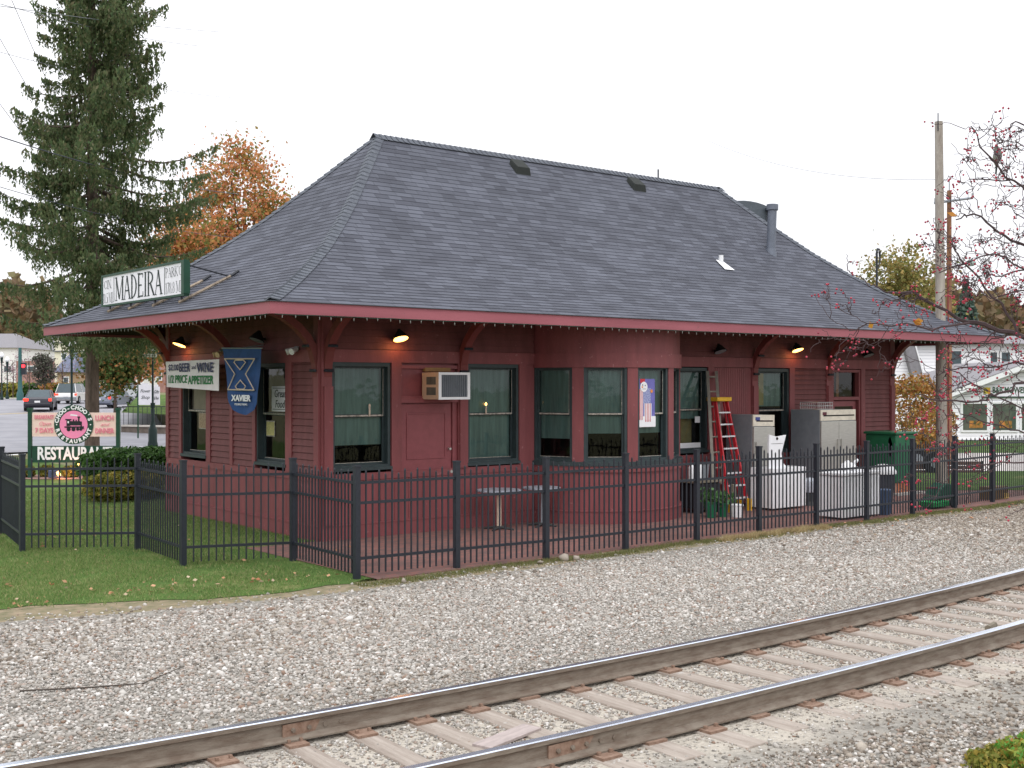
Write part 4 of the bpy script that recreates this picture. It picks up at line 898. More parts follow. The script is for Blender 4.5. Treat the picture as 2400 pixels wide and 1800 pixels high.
# ------------------------------------------------------------------ platform furniture and clutter
M_ttop = mat('grey_mosaic_top', (180, 184, 192), .4, c2=(120, 126, 140), scale=26); M_cast = mat('cast_base', (58, 60, 60), .6)
for (x_, y_, r, lab, pc) in ((3.40, -.62, .42, 'round patio table with a thick pale pedestal by the red door', M_cream), (4.35, -.72, .36, 'patio table with thin pedestal beside the round bay', M_greymetal)):
    o = thing('patio_table', (x_, y_, 0), lab, 'table', 'patio tables by the wall')
    b_ = MB(); b_.lathe([(r - .01, .715), (r, .725), (r, .745), (r - .01, .75)], (x_, y_, 0), 28); b_.build('table_top', M_ttop, o)
    b_ = MB(); b_.tube([(x_, y_, .04), (x_, y_, .715)], .045 if pc is M_cream else .022, 12); b_.build('pedestal', pc, o)
    for q in range(4):
        a = q * math.pi / 2 + .5; b_ = MB(); b_.tube([(x_, y_, .06), (x_ + .3 * math.cos(a), y_ + .3 * math.sin(a), .02)], .03, 6, r2=.018); b_.build('foot', M_cast, o)
def boxy(name, lab, cat, x0, x1, y0, y1, z0, z1, m, group=None):
    o = thing(name, ((x0 + x1) / 2, (y0 + y1) / 2, 0), lab, cat, group); b_ = MB(); b_.box((x0, y0, z0), (x1, y1, z1)); b_.build('cabinet', m, o, bevel=.008); return o
def fridge(x0, x1, yf, yb, h, doors, lab, tilt=0.):
    o = boxy('steel_refrigerator', lab, 'refrigerator', x0, x1, yf, yb, .12, h, M_greymetal, 'steel refrigerators along the wall')
    b_ = MB(); b_.box((x0, yf - .03, h - .25), (x1, yf, h)); b_.build('header_panel', mat('pale_header', (214, 206, 190), .4, metal=.2), o)
    b_ = MB(); b_.box((x0 + .1, yf - .034, h - .15), (x1 - .06, yf - .031, h - .12)); b_.build('vent_slot', M_dark, o)
    b_ = MB(); b_.box((x0 + .07, yf - .035, h - .12), (x0 + .22, yf - .031, h - .05)); b_.build('emblem', mat('logo_blue' if doors == 1 else 'logo_dark', (60, 70, 130) if doors == 1 else (90, 40, 50)), o)
    wd = (x1 - x0) / doors
    for k in range(doors):
        a = x0 + wd * k + .006; b = a + wd - .012
        b_ = MB(); b_.box((a, yf - .05, .42), (b, yf, h - .27)); dr = b_.build('door', M_steel, o, bevel=.006)
        hx = b - .06 if (k == 0 and doors == 2) else a + .06; b_ = MB(); b_.box((hx - .015, yf - .09, 1.15), (hx + .015, yf - .05, 1.42)); b_.build('handle', M_steel, dr)
    b_ = MB()
    for k in range(6): b_.box((x0 + .04, yf - .02, .14 + k * .043), (x1 - .04, yf - .001, .165 + k * .043))
    b_.build('bottom_grille', M_white, o)
    for a in (x0 + .08, x1 - .08):
        for c in (yf + .08, yb - .08): b_ = MB(); b_.tube([(a, c, 0), (a, c, .12)], .03, 8); b_.build('caster', M_black, o)
    return o
f1 = fridge(10.17, 10.88, -.95, -.2, 2.02, 1, 'narrow steel refrigerator beside the red stepladder')
f2 = fridge(12.5, 13.85, -1.02, -.2, 2.1, 2, 'wide double-door steel refrigerator with a wire basket on top')
f1.rotation_euler = (0, R(1.2), R(-1))
bk = thing('wire_basket', (12.85, -.6, 2.1), 'grey wire basket lying on the wide steel refrigerator', 'basket'); b_ = MB()
for k in range(9): xx = 12.6 + k * .07; b_.tube([(xx, -.9, 2.11), (xx, -.9, 2.27)], .006, 4); b_.tube([(xx, -.4, 2.11), (xx, -.4, 2.27)], .006, 4); b_.tube([(xx, -.9, 2.11), (xx, -.4, 2.11)], .006, 4)
for z in (2.11, 2.19, 2.27): b_.tube([(12.6, -.9, z), (13.16, -.9, z), (13.16, -.4, z), (12.6, -.4, z), (12.6, -.9, z)], .008, 4)
b_.build('wire_frame', mat('galvanised', (190, 190, 190), .4, metal=.5), bk)
# chest freezer with its lid up
o = boxy('chest_freezer', 'white chest freezer with its lid propped open', 'freezer', 9.90, 11.03, -1.75, -1.15, .05, .9, M_white, 'white chest freezers behind the fence')
b_ = MB(); b_.prism([(9.93, .9), (10.55, .9), (10.42, 1.0), (10.36, 1.2), (10.52, 1.60), (10.2, 1.57), (9.95, 1.62)], -1.62, -1.57); b_.build('lid', M_white, o, bevel=.008)
b_ = MB(); b_.box((10.0, -1.625, 1.42), (10.4, -1.621, 1.426)); b_.tube([(10.2, -1.621, 1.53), (10.2, -1.635, 1.53)], .03, 8); b_.build('lid_catch', M_dark, o)
o = boxy('chest_freezer', 'closed white chest freezer nearest the fence with a bag on top', 'freezer', 9.60, 10.85, -3.72, -3.1, .05, .86, M_white, 'white chest freezers behind the fence')
b_ = MB(); b_.box((9.58, -3.74, .87), (10.87, -3.08, .94)); b_.build('lid', M_white, o, bevel=.02)
def lumps(name, lab, cat, pts, m, group=None):
    o = thing(name, pts[0][0], lab, cat, group); bm = bmesh.new()
    for (c, r) in pts:
        bmesh.ops.create_icosphere(bm, subdivisions=3, radius=r, matrix=Matrix.Translation(Vector(c) - Vector(pts[0][0])))
    for v in bm.verts: v.co += Vector((math.sin(v.co.y * 21), math.sin(v.co.z * 27), math.sin(v.co.x * 23))) * .025
    me = bpy.data.meshes.new('body'); bm.to_mesh(me); bm.free(); me.materials.append(m); me.polygons.foreach_set('use_smooth', [True] * len(me.polygons)); q = bpy.data.objects.new('body', me); COL.objects.link(q); q.parent = o; return o
lumps('plastic_bag', 'knotted white plastic bag lying on the closed freezer', 'bag', [((10.25, -3.35, 1.02), .12), ((10.42, -3.38, 1.0), .11), ((10.5, -3.4, 1.12), .06)], M_white)
def ladder_steps(mb, A0, A1, B0, B1, zs, r=.03):
    pass
# red stepladder, folded and leaning
rl = thing('red_stepladder', (9.5, -1.3, 0), 'red fibreglass stepladder with yellow top and feet, leaning folded', 'ladder')
M_rred = mat('fibreglass_red', (178, 34, 44), .4); M_yel = mat('yellow_plastic', (226, 176, 40), .5)
BL, BRt = Vector((8.99, -1.38, 0)), Vector((9.60, -1.38, 0)); TL, TR = Vector((9.67, -.38, 2.33)), Vector((10.04, -.38, 2.33))
for (a, b) in ((BL, TL), (BRt, TR)):
    b_ = MB(); d = (b - a); n = 10; b_.prism([(0, 0), (1, 0), (1, 1), (0, 1)], 0, 1); b_.v = []; b_.f = []; b_.m = []
    for dx, dy in ((0, 0),):
        V_ = []
        for p in (a, b):
            for (sx, sy) in ((-.03, -.01), (.03, -.01), (.03, .07), (-.03, .07)): V_.append((p.x + sx * .6, p.y + sy, p.z))
        b_.v = V_; b_.f = [[0, 1, 5, 4], [1, 2, 6, 5], [2, 3, 7, 6], [3, 0, 4, 7], [0, 3, 2, 1], [4, 5, 6, 7]]; b_.m = [0] * 6
    b_.build('side_rail', M_rred, rl)
for i in range(8):
    t = .12 + i * .11; a = BL.lerp(TL, t); b = BRt.lerp(TR, t); b_ = MB(); b_.box((a.x + .012, a.y - .03, a.z - .015), (b.x - .012, a.y + .05, a.z + .015)); b_.build('step', mat('aluminium', (225, 225, 228), .35, metal=.4), rl)
for (a, b) in ((Vector((9.07, -1.05, 0)), Vector((9.70, -.24, 2.3))), (Vector((9.70, -1.05, 0)), Vector((10.07, -.24, 2.3)))):
    b_ = MB(); b_.tube([a, b], .022, 6); b_.build('rear_rail', M_rred, rl)
b_ = MB(); b_.box((9.62, -.46, 2.32), (10.10, -.14, 2.41)); b_.build('top_cap', M_yel, rl, bevel=.015)
for a in (BL, BRt, Vector((9.07, -1.05, 0)), Vector((9.70, -1.05, 0))): b_ = MB(); b_.box((a.x - .03, a.y - .03, 0), (a.x + .03, a.y + .08, .26 if a.y < -1.2 else .2)); b_.build('foot', M_yel, rl)
gl_ = thing('grey_ladder', (9.9, -.9, 0), 'tall weathered grey ladder leaning on the wall left of the red ladder', 'ladder')
M_al = mat('weathered_aluminium', (138, 132, 122), .6, metal=.15, var=.15)
for xa, xb in ((8.93, 9.70), (9.26, 9.99)):
    b_ = MB(); b_.tube([(xa, -1.0, 0), (xb, -.1, 2.98)], .045, 4); b_.build('side_rail', M_al, gl_)
for i in range(9): t = .08 + i * .11; b_ = MB(); b_.tube([(8.93 + .77 * t, -1 + .90 * t, 2.98 * t), (9.26 + .73 * t, -1 + .90 * t, 2.98 * t)], .02, 6); b_.build('rung', M_al, gl_)
# black cart, pots, jugs and bins
o = thing('black_cart', (8.6, -.9, 0), 'black cart loaded with clutter behind the ladders', 'cart'); M_blk = mat('black_plastic', (32, 32, 36), .5)
b_ = MB(); b_.box((8.2, -1.1, .1), (9.0, -.55, .62)); b_.build('bin', M_blk, o, bevel=.03); b_ = MB(); b_.box((8.15, -1.15, .64), (9.05, -.5, .68)); b_.build('shelf', M_wood, o)
for a in (8.3, 8.9): b_ = MB(); b_.tube([(a, -1.16, .1), (a, -1.12, .1)], .1, 12); b_.build('wheel', M_blk, o)
for i, (x_, y_, r, h) in enumerate(((7.95, -1.75, .13, .3), (8.25, -1.8, .12, .26))):
    o = thing('plant_pot', (x_, y_, 0), ['green pot with a leafy plant right beside the round bay', 'green pot with a leafy plant left of the white tub'][i], 'plant pot', 'green potted plants by the bay')
    b_ = MB(); b_.lathe([(r * .75, 0), (r, h), (r * 1.08, h), (r * 1.08, h + .03), (r * .9, h + .03)], (x_, y_, 0), 16); b_.build('pot', mat('green_plastic', (20, 100, 66), .45), o, smooth=True)
    C = np.array([x_, y_, h + .12]) + rng.normal(0, 1, (120, 3)) * [.1, .1, .07]; V, F = leafquads(C, .07, 2.); npmesh('foliage', V, F, islands('pot_leaves', [(60, 96, 50), (90, 130, 80), (50, 84, 44)], .6, .2), o)
for i, (x_, y_, z_, r, h, lab) in enumerate(((8.45, -2.0, 0, .13, .24, 'white plastic tub on the brick platform beside the green pots'), (8.42, -.8, .68, .07, .32, 'white plastic jug on the black cart, left one'), (8.62, -.8, .68, .08, .38, 'white plastic jug on the black cart, right one'))):
    o = thing('plastic_tub' if i == 0 else 'plastic_jug', (x_, y_, z_), lab, 'tub' if i == 0 else 'jug'); b_ = MB(); b_.lathe([(r * .85, 0), (r, .03), (r, h * .8), (r * .7, h * .92), (r * .4, h)] if i else [(r * .8, 0), (r, h), (r * 1.06, h), (r * 1.06, h + .02), (r * .6, h + .03)], (x_, y_, z_), 16); b_.build('body', M_white, o, smooth=True)
o = thing('wall_planter', (8.5, -.5, 0), 'dark grey post-like pot standing on the black cart', 'pot'); b_ = MB(); b_.lathe([(.09, 0), (.12, .3), (.13, .32), (.1, .33)], (8.85, -.75, .68), 14); b_.build('body', M_greymetal, o)
o = thing('wood_post', (9.25, -1.75, 0), 'short upright wooden post beside the red ladder', 'post'); b_ = MB(); b_.box((8.78, -1.62, 0), (8.87, -1.53, .62)); b_.build('timber', M_wood, o)
o = thing('water_jug', (11.5, -1.5, 0), 'small grey bottle on a dark stand between the white freezers', 'bottle'); b_ = MB(); b_.lathe([(.14, .3), (.16, .34), (.16, .55), (.06, .62)], (11.5, -1.5, 0), 16); b_.build('bottle', mat('pale_bottle', (190, 196, 206), .3), o, smooth=True); b_ = MB(); b_.lathe([(.16, 0), (.12, .1), (.12, .3)], (11.5, -1.5, 0), 12); b_.build('stand', M_cast, o)
tc_ = thing('trash_can', (13.1, -2.3, 0), 'dark trash can with a pale domed lid behind the freezer', 'trash can'); b_ = MB(); b_.lathe([(.2, 0), (.26, .66), (.27, .68)], (13.1, -2.3, 0), 20); b_.build('body', mat('charcoal_plastic', (58, 62, 70), .5), tc_, smooth=True)
b_ = MB(); b_.lathe([(.29, .68), (.29, .74), (.22, .84), (.1, .89), (.01, .9)], (13.1, -2.3, 0), 20); b_.build('lid', mat('pale_lid', (206, 206, 208), .4), tc_, smooth=True)
bb_ = thing('blue_bin', (11.15, -3.6, 0), 'slate blue ribbed bin right of the closed white freezer', 'bin'); b_ = MB(); b_.lathe([(.12, 0), (.15, .5), (.16, .52), (.14, .53)], (11.15, -3.62, 0), 16); b_.build('body', mat('slate_blue', (70, 88, 118), .5), bb_, smooth=True)
for q in range(8): a = q * math.pi / 4; b_ = MB(); b_.tube([(11.15 + .13 * math.cos(a), -3.62 + .13 * math.sin(a), .03), (11.15 + .155 * math.cos(a), -3.62 + .155 * math.sin(a), .5)], .008, 4); b_.build('rib', mat('slate_blue', (70, 88, 118)), bb_)
uc = thing('utility_cabinet', (15.5, -.9, 0), 'tall dark green utility cabinet on a brick base at the station corner', 'cabinet'); M_ucg = mat('cabinet_green', (34, 96, 66), .4, var=.1)
b_ = MB(); b_.box((15.05, -1.35, .3), (15.9, -.5, 1.47)); b_.build('cabinet', M_ucg, uc, bevel=.02); b_ = MB(); b_.box((15.01, -1.39, 1.47), (15.94, -.46, 1.53)); b_.build('lid', M_ucg, uc, bevel=.015)
b_ = MB(); b_.box((15.08, -1.32, .06), (15.87, -.53, .3)); b_.build('brick_base', brickmat('orange_brick', (178, 110, 74), (150, 88, 60), (170, 160, 150)), uc); b_ = MB(); b_.box((14.9, -1.5, 0.007), (16.1, -.35, .06)); b_.build('slab', mat('concrete', (170, 166, 160), .9), uc)
b_ = MB(); b_.box((15.47, -1.356, .32), (15.48, -1.351, 1.46)); b_.build('door_seam', M_dark, uc); b_ = MB(); b_.prism([(-.04, .0), (.07, .0), (.05, .4), (.0, .48), (-.06, .3)], 0, .004); b_.v = [(15.045, -1.2 + a, .95 + c) for a, b, c in b_.v]; b_.build('rust_patch', mat('peeling_rust', (190, 170, 150), c2=(120, 70, 50), scale=12), uc)
# green spreader cart by the fence
gs = thing('green_cart', (12.9, -3.55, 0), 'small green garden cart leaning behind the iron fence', 'garden cart')
b_ = MB(); b_.prism([(12.85, .04), (13.45, .04), (13.5, .16), (12.8, .16)], -3.72, -3.35); b_.build('tray', mat('bright_green_plastic', (20, 150, 76), .4), gs, bevel=.02)
b_ = MB(); b_.prism([(13.15, .17), (13.9, .17), (13.95, .46), (13.6, .52), (13.35, .4)], -3.58, -3.25); b_.build('hopper', mat('dark_green_plastic', (22, 84, 62), .5), gs, bevel=.02)
for y_ in (-3.78, -3.3): b_ = MB(); b_.tube([(13.55, y_, .12), (13.55, y_ + .04, .12)], .12, 14); b_.build('wheel', M_blk, gs)
b_ = MB(); b_.tube([(13.4, -3.45, .42), (13.0, -3.45, .44)], .025, 6); b_.build('handle', mat('maroon', (120, 50, 60)), gs)
o = boxy('wooden_planter', 'low brown wooden box at the foot of the right fence', 'planter', 15.75, 16.45, -3.45, -3.1, 0, .3, mat('planter_wood', (112, 92, 66), .8)); b_ = MB(); b_.box((16.25, -3.47, .02), (16.44, -3.451, .14)); b_.build('label_plate', mat('yellowish_wood', (190, 160, 90)), o)
# ------------------------------------------------------------------ plants, trees
def bark(name, c, c2): return mat(name, c, .95, c2=c2, scale=6, stretch=(1, 1, .25), bump=.8, bscale=14)
M_bark = bark('grey_brown_bark', (112, 96, 88), (72, 62, 56)); M_twig = mat('dark_twig_bark', (74, 60, 62), .9, var=.2)
def clumps(c, r, n_cl, n_leaf, leaf, shell=.45, clr=.22, squash=1.):
    c = np.array(c); r = np.array(r)
    d = rng.normal(size=(n_cl, 3)); d /= np.linalg.norm(d, axis=1)[:, None]; rad = rng.uniform(shell, 1, n_cl) ** .6
    cc = c + d * rad[:, None] * r
    s = rng.uniform(.5, 1.2, n_cl) * clr * r.mean()
    P = np.repeat(cc, n_leaf, 0) + rng.normal(size=(n_cl * n_leaf, 3)) * np.repeat(s, n_leaf)[:, None] * [1, 1, .7]
    return leafquads(P, rng.uniform(.6, 1.3, len(P)) * leaf, 1.3), cc
def broadleaf(name, base, h, r, lab, cat, pal, n_cl=70, n_leaf=45, leaf=.25, trunk_r=.2, z0=None, group=None, shell=.3, clr=.2, cname='crown', tm=None):
    base = Vector(base); o = thing(name, base, lab, cat, group)
    cz = base.z + h - r[2]; (V, F), cc = clumps((base.x, base.y, cz), r, n_cl, n_leaf, leaf, shell, clr)
    npmesh(cname, V, F, pal, o)
    b_ = MB(); tp = Vector((base.x, base.y, base.z + h * .75)); b_.tube([base, base.lerp(tp, .5) + Vector((.05 * h * .2, 0, 0)), tp], trunk_r, 8, r2=trunk_r * .35)
    for q in cc[:min(26, n_cl)]:
        st = base.lerp(tp, random.uniform(.35, .95)); md = st.lerp(Vector(q), .5) + Vector((0, 0, .1 * h * random.uniform(-.3, .5))); b_.tube([st, md, Vector(q)], trunk_r * .28, 5, r2=trunk_r * .06)
    b_.build('trunk', tm or M_bark, o); return o
# big drooping spruce
sp_b = far(216, 45); sp = thing('spruce_tree', sp_b, 'very tall drooping spruce towering behind the station roof', 'tree')
H_ = 25.; b_ = MB(); b_.tube([sp_b + Vector((0, 0, z)) for z in (0, .4, 3, 8, 14, 20, 25)], [.36, .28, .25, .21, .16, .09, .02], 12); b_.build('trunk', M_bark, sp)
bm_b = MB(); pts = []; sz = []
z = 5.1
while z < 24.6:
    f = 1 - (z - 3.) / 22.; rr = 5.7 * max(.04, f) ** .72
    for q in range(random.choice((4, 5, 6)) if z < 20 else 4):
        a = random.uniform(0, 6.283); l = rr * random.uniform(.55, 1.05) * (1 + .17 * math.cos(a + YAW) - .05); dr = -.06 * l - random.uniform(0, .25) if z < 8 else random.uniform(-.12, .10) * l
        ca, sa = math.cos(a), math.sin(a); P_ = []
        for k in range(8):
            s = k / 7; zz = z + dr * s - .22 * l * math.sin(s * math.pi * .75) * .6 + .30 * l * max(0, s - .55) ** 1.3; P_.append(Vector((sp_b.x + ca * l * s, sp_b.y + sa * l * s, zz)))
        bm_b.tube(P_, .05 * (l / 4) + .012, 4, r2=.008, caps=False)
        nt_ = int(12 + l * 19)
        for k in range(nt_):
            s = random.uniform(.16, 1.0) ** .8; i = min(6, int(s * 7)); p = P_[i].lerp(P_[i + 1], s * 7 - i)
            side = random.uniform(-1, 1) * .26 * l * (1.0 - s * .75); p = p + Vector((-sa * side, ca * side, -abs(side) * .18))
            hl = random.uniform(.2, 1.15) * (1.2 - .75 * s); nq = max(2, int(hl / .075))
            for j in range(nq): pts.append((p.x + random.gauss(0, .035), p.y + random.gauss(0, .035), p.z - hl * j / nq + random.gauss(0, .02))); sz.append(.105 * (1 - .5 * j / nq))
    z += random.uniform(.28, .48)
P = np.array(pts); print('spruce quads', len(P)); V, F = leafquads(P, np.array(sz) * 1.05, 2.1, down=.5)
bm_b.build('branches', M_bark, sp)
npmesh('crown', V, F, islands('spruce_needles', [(78, 98, 66), (100, 118, 78), (116, 124, 86), (86, 104, 70), (130, 124, 96), (94, 114, 76), (72, 90, 64)], .8, .45), sp)
PAL_or = islands('orange_leaves', [(206, 136, 94), (190, 128, 72), (214, 150, 118), (172, 134, 70), (118, 124, 64), (110, 118, 60), (218, 164, 104), (200, 122, 100)], .7, .35)
PAL_ol = islands('olive_gold_leaves', [(150, 140, 80), (120, 128, 72), (176, 150, 90), (104, 116, 66), (160, 130, 84)], .7, .3)
PAL_gr = islands('dull_green_leaves', [(66, 92, 44), (88, 110, 52), (54, 78, 40), (120, 112, 60), (160, 104, 60)], .7, .25)
PAL_dk = islands('dark_hedge_leaves', [(50, 82, 38), (72, 108, 46), (38, 62, 32), (90, 124, 56)], .6, .2)
PAL_yg = islands('yellow_green_leaves', [(140, 138, 62), (104, 118, 50), (170, 150, 70), (80, 98, 42)], .6, .25)
PAL_hill = islands('autumn_wood_leaves', [(122, 104, 84), (140, 112, 84), (110, 112, 78), (150, 126, 96), (98, 92, 76)], .8, .2)
PAL_rb = islands('russet_leaves', [(176, 128, 60), (156, 100, 60), (110, 114, 56), (190, 150, 80), (140, 90, 64)], .7, .3)
g0 = far(572, 70); broadleaf('orange_maple', (g0.x, g0.y, gz(g0.x, g0.y)), 16.9, (3.2, 3.2, 6.4), 'large orange maple behind the left roof slope', 'tree', PAL_or, 200, 105, .17, .3, clr=.16)
g0 = far(455, 66); broadleaf('orange_maple', (g0.x, g0.y, gz(g0.x, g0.y)), 12.2, (3.0, 3.0, 5.0), 'lower orange maple between the spruce and the roof', 'tree', PAL_or, 130, 100, .19, .25, clr=.18)
g0 = far(268, 60); broadleaf('street_tree', (g0.x, g0.y, gz(g0.x, g0.y)), 6.4, (1.15, 1.15, 2.3), 'dense green street tree just right of the spruce trunk', 'tree', PAL_gr, 110, 70, .16, .09, clr=.3)
g0 = far(325, 95); broadleaf('street_tree', (g0.x, g0.y, gz(g0.x, g0.y)), 6.8, (2.2, 2.2, 2.4), 'small orange tree beyond the white board signs', 'tree', PAL_or, 70, 50, .25, .12)
g0 = far(104, 110); broadleaf('street_tree', (g0.x, g0.y, gz(g0.x, g0.y)), 4.3, (.95, .95, 1.6), 'round purple-green ornamental tree in front of the far white buildings', 'tree', islands('purple_green', [(84, 92, 76), (104, 92, 92), (70, 84, 60)], .7, .2), 60, 50, .16, .08)
for px_, lab in ((30, 'bare pinkish street tree at the far left edge'), (68, 'bare street tree right of the traffic light pole'), (146, 'bare street tree left of the near street lamp')):
    g0 = far(px_, 112); broadleaf('bare_tree', (g0.x, g0.y, gz(g0.x, g0.y)), 4.8, (1.5, 1.5, 1.9), lab, 'tree', islands('pink_twigs', [(190, 160, 170), (160, 132, 140), (130, 110, 112)], .8), 26, 9, .12, .07, cname='crown', group='bare street trees')
g0 = far(2115, 75); broadleaf('olive_maple', (g0.x, g0.y, 0), 11.4, (2.9, 2.9, 4.4), 'olive-gold tree behind the far right roof slope', 'tree', PAL_ol, 150, 95, .18, .25, clr=.18)
g0 = far(2175, 95); broadleaf('olive_maple', (g0.x, g0.y, 0), 10.2, (2.6, 2.6, 4.6), 'shorter olive tree just left of the grey utility pole', 'tree', PAL_ol, 90, 50, .28, .25)
g0 = far(2264, 90); o = thing('young_spruce', (g0.x, g0.y, 0), 'small dark spruce beyond the utility poles', 'tree'); n = 2600; hh = rng.uniform(0, 1, n); aa = rng.uniform(0, 6.28, n); rr = (1 - hh) * 2.0 * rng.uniform(.3, 1, n)
P = np.stack([g0.x + rr * np.cos(aa), g0.y + rr * np.sin(aa), 4 + hh * 6.6], 1); V, F = leafquads(P, .3, 1.5); npmesh('crown', V, F, islands('young_spruce_needles', [(84, 104, 96), (66, 88, 76), (104, 116, 104)], .8), o); b_ = MB(); b_.tube([(g0.x, g0.y, 0), (g0.x, g0.y, 10)], .15, 6, r2=.02); b_.build('trunk', M_bark, o)
# wooded slope far behind on the right, one mass
n = 30000; px_ = rng.uniform(2150, 2800, n); Zz = rng.uniform(120, 190, n); top = 11.5 + 1.6 * np.sin(px_ / 67.) + .7 * np.sin(px_ / 23.) + (px_ - 2150) / 650 * 3; zz = rng.uniform(0, 1, n) ** .7 * top
P = np.stack([CAM.x + FWD.x * Zz + RGT.x * (px_ - 1200) / 2776 * Zz, CAM.y + FWD.y * Zz + RGT.y * (px_ - 1200) / 2776 * Zz, zz], 1); V, F = leafquads(P, .8, 1.3); npmesh('far_woods', V, F, PAL_hill, k='stuff')
n = 26000; px_ = rng.uniform(-500, 420, n); Zz = rng.uniform(210, 280, n); top = 17 + 3 * np.sin(px_ / 41.) + 2 * np.sin(px_ / 15.) - (px_ > 100) * 2; zz = rng.uniform(0, 1, n) ** .8 * top
P = np.stack([CAM.x + FWD.x * Zz + RGT.x * (px_ - 1200) / 2776 * Zz, CAM.y + FWD.y * Zz + RGT.y * (px_ - 1200) / 2776 * Zz, zz + 2], 1); V, F = leafquads(P, 1.5, 1.3); npmesh('far_wooded_hill', V, F, PAL_hill, k='stuff')
# hedges by the station
def bush(name, c, r, lab, pal, n=5200, leaf=.06, group=None, cat='bush'):
    o = thing(name, (c[0], c[1], 0), lab, cat, group); d = rng.normal(size=(n, 3)); d /= np.linalg.norm(d, axis=1)[:, None]; d = np.sign(d) * np.abs(d) ** .72
    nz = 1 + .07 * np.sin(d[:, 0] * 9 + c[0]) * np.sin(d[:, 1] * 8) + .05 * np.sin(d[:, 2] * 13)
    P = np.array(c) + d * np.array(r) * (rng.uniform(.72, 1, n) * nz)[:, None]; P = P[P[:, 2] > .03]; V, F = leafquads(P, rng.uniform(.7, 1.4, len(P)) * leaf, 1.4); npmesh('foliage', V, F, pal, o)
    b_ = MB()
    for k in range(7): a = k * .9; b_.tube([(c[0], c[1], 0), (c[0] + r[0] * .6 * math.cos(a), c[1] + r[1] * .6 * math.sin(a), c[2])], .03, 5, r2=.01)
    b_.build('stems', M_bark, o); return o
g0 = far(305, 28.8); bush('clipped_hedge', (g0.x, g0.y, .72), (1.15, .9, .42), 'dark green clipped hedge top beside the station wall', PAL_dk, 16000, .06)
g0 = far(365, 29.5); bush('clipped_hedge', (g0.x, g0.y, .72), (.9, .9, .42), 'dark clipped hedge touching the far station corner', PAL_dk, 9000, .06)
g0 = far(290, 27.6); bush('yellow_shrub', (g0.x, g0.y, .32), (.9, .6, .33), 'low yellow-green shrub under the clipped hedge', PAL_yg, 8000, .06)
for i, (px_, Z, r, lab) in enumerate(((60, 34.3, .24, 'small yellowish plant at the left post of the restaurant sign'), (110, 34.4, .2, 'small yellowish plant under the left half of the restaurant sign'), (165, 34.2, .22, 'small yellowish plant under the right half of the restaurant sign'))):
    g0 = far(px_, Z); bush('bedding_plant', (g0.x, g0.y, .16), (r, r, .18), lab, PAL_yg, 700, .07, 'bedding plants under the sign', 'plant')
g0 = far(2145, 42); bush('russet_shrub', (g0.x, g0.y, 1.5), (1.0, 1.0, 1.6), 'tall russet and gold shrub right of the station corner', PAL_rb, 5200, .085)
g0 = far(2180, 46); bush('russet_shrub', (g0.x, g0.y, .9), (1.0, .9, 1.0), 'lower green and gold shrub behind the grey utility pole', PAL_rb, 2600, .085)
g0 = far(2385, 8.1); bush('trackside_weeds', (g0.x, g0.y, .06), (.32, .32, .13), 'green and yellow weeds at the bottom right corner of the track', PAL_yg, 4200, .028, None, 'weeds')
g0 = far(2420, 8.0); bush('trackside_weeds', (g0.x + .2, g0.y - .1, .12), (.4, .4, .17), 'taller green weeds running off the bottom right corner', islands('fresh_green', [(110, 160, 70), (80, 132, 50), (150, 160, 70), (170, 120, 60)], .6, .3), 4200, .03, None, 'weeds')
for i, px_ in enumerate((10, 55, 100, 135, 175, -30)):
    g0 = far(px_, 116); bush('roadside_shrub', (g0.x, g0.y, gz(g0.x, g0.y) + .6), (2.0, 1.0, .8), 'low roadside shrub across the street, ' + ['at the left edge', 'behind the traffic light pole', 'under the purple-green tree', 'left of the street lamp', 'right of the street lamp', 'beyond the left edge'][i], [PAL_gr, PAL_yg, PAL_dk, PAL_rb, PAL_dk, PAL_gr][i], 900, .3, 'roadside shrubs across the street')
# mulch bed under the sign
g0 = far(170, 34.3); kind(MB().prism([(-2.4, -1.1), (2.4, -1.1), (2.6, .0), (2.2, .9), (-2.2, .9)], 0, .02), '') if False else None
b_ = MB(); c_ = g0
b_.face([tuple(c_ + RGT * (2.6 * math.cos(a)) + FWD * (.9 * math.sin(a)) + Vector((0, 0, .012))) for a in [k * math.pi / 12 for k in range(24)]]); kind(b_.build('mulch_bed', mat('mulch', (120, 92, 84), 1, c2=(150, 120, 110), scale=20)), 'structure')

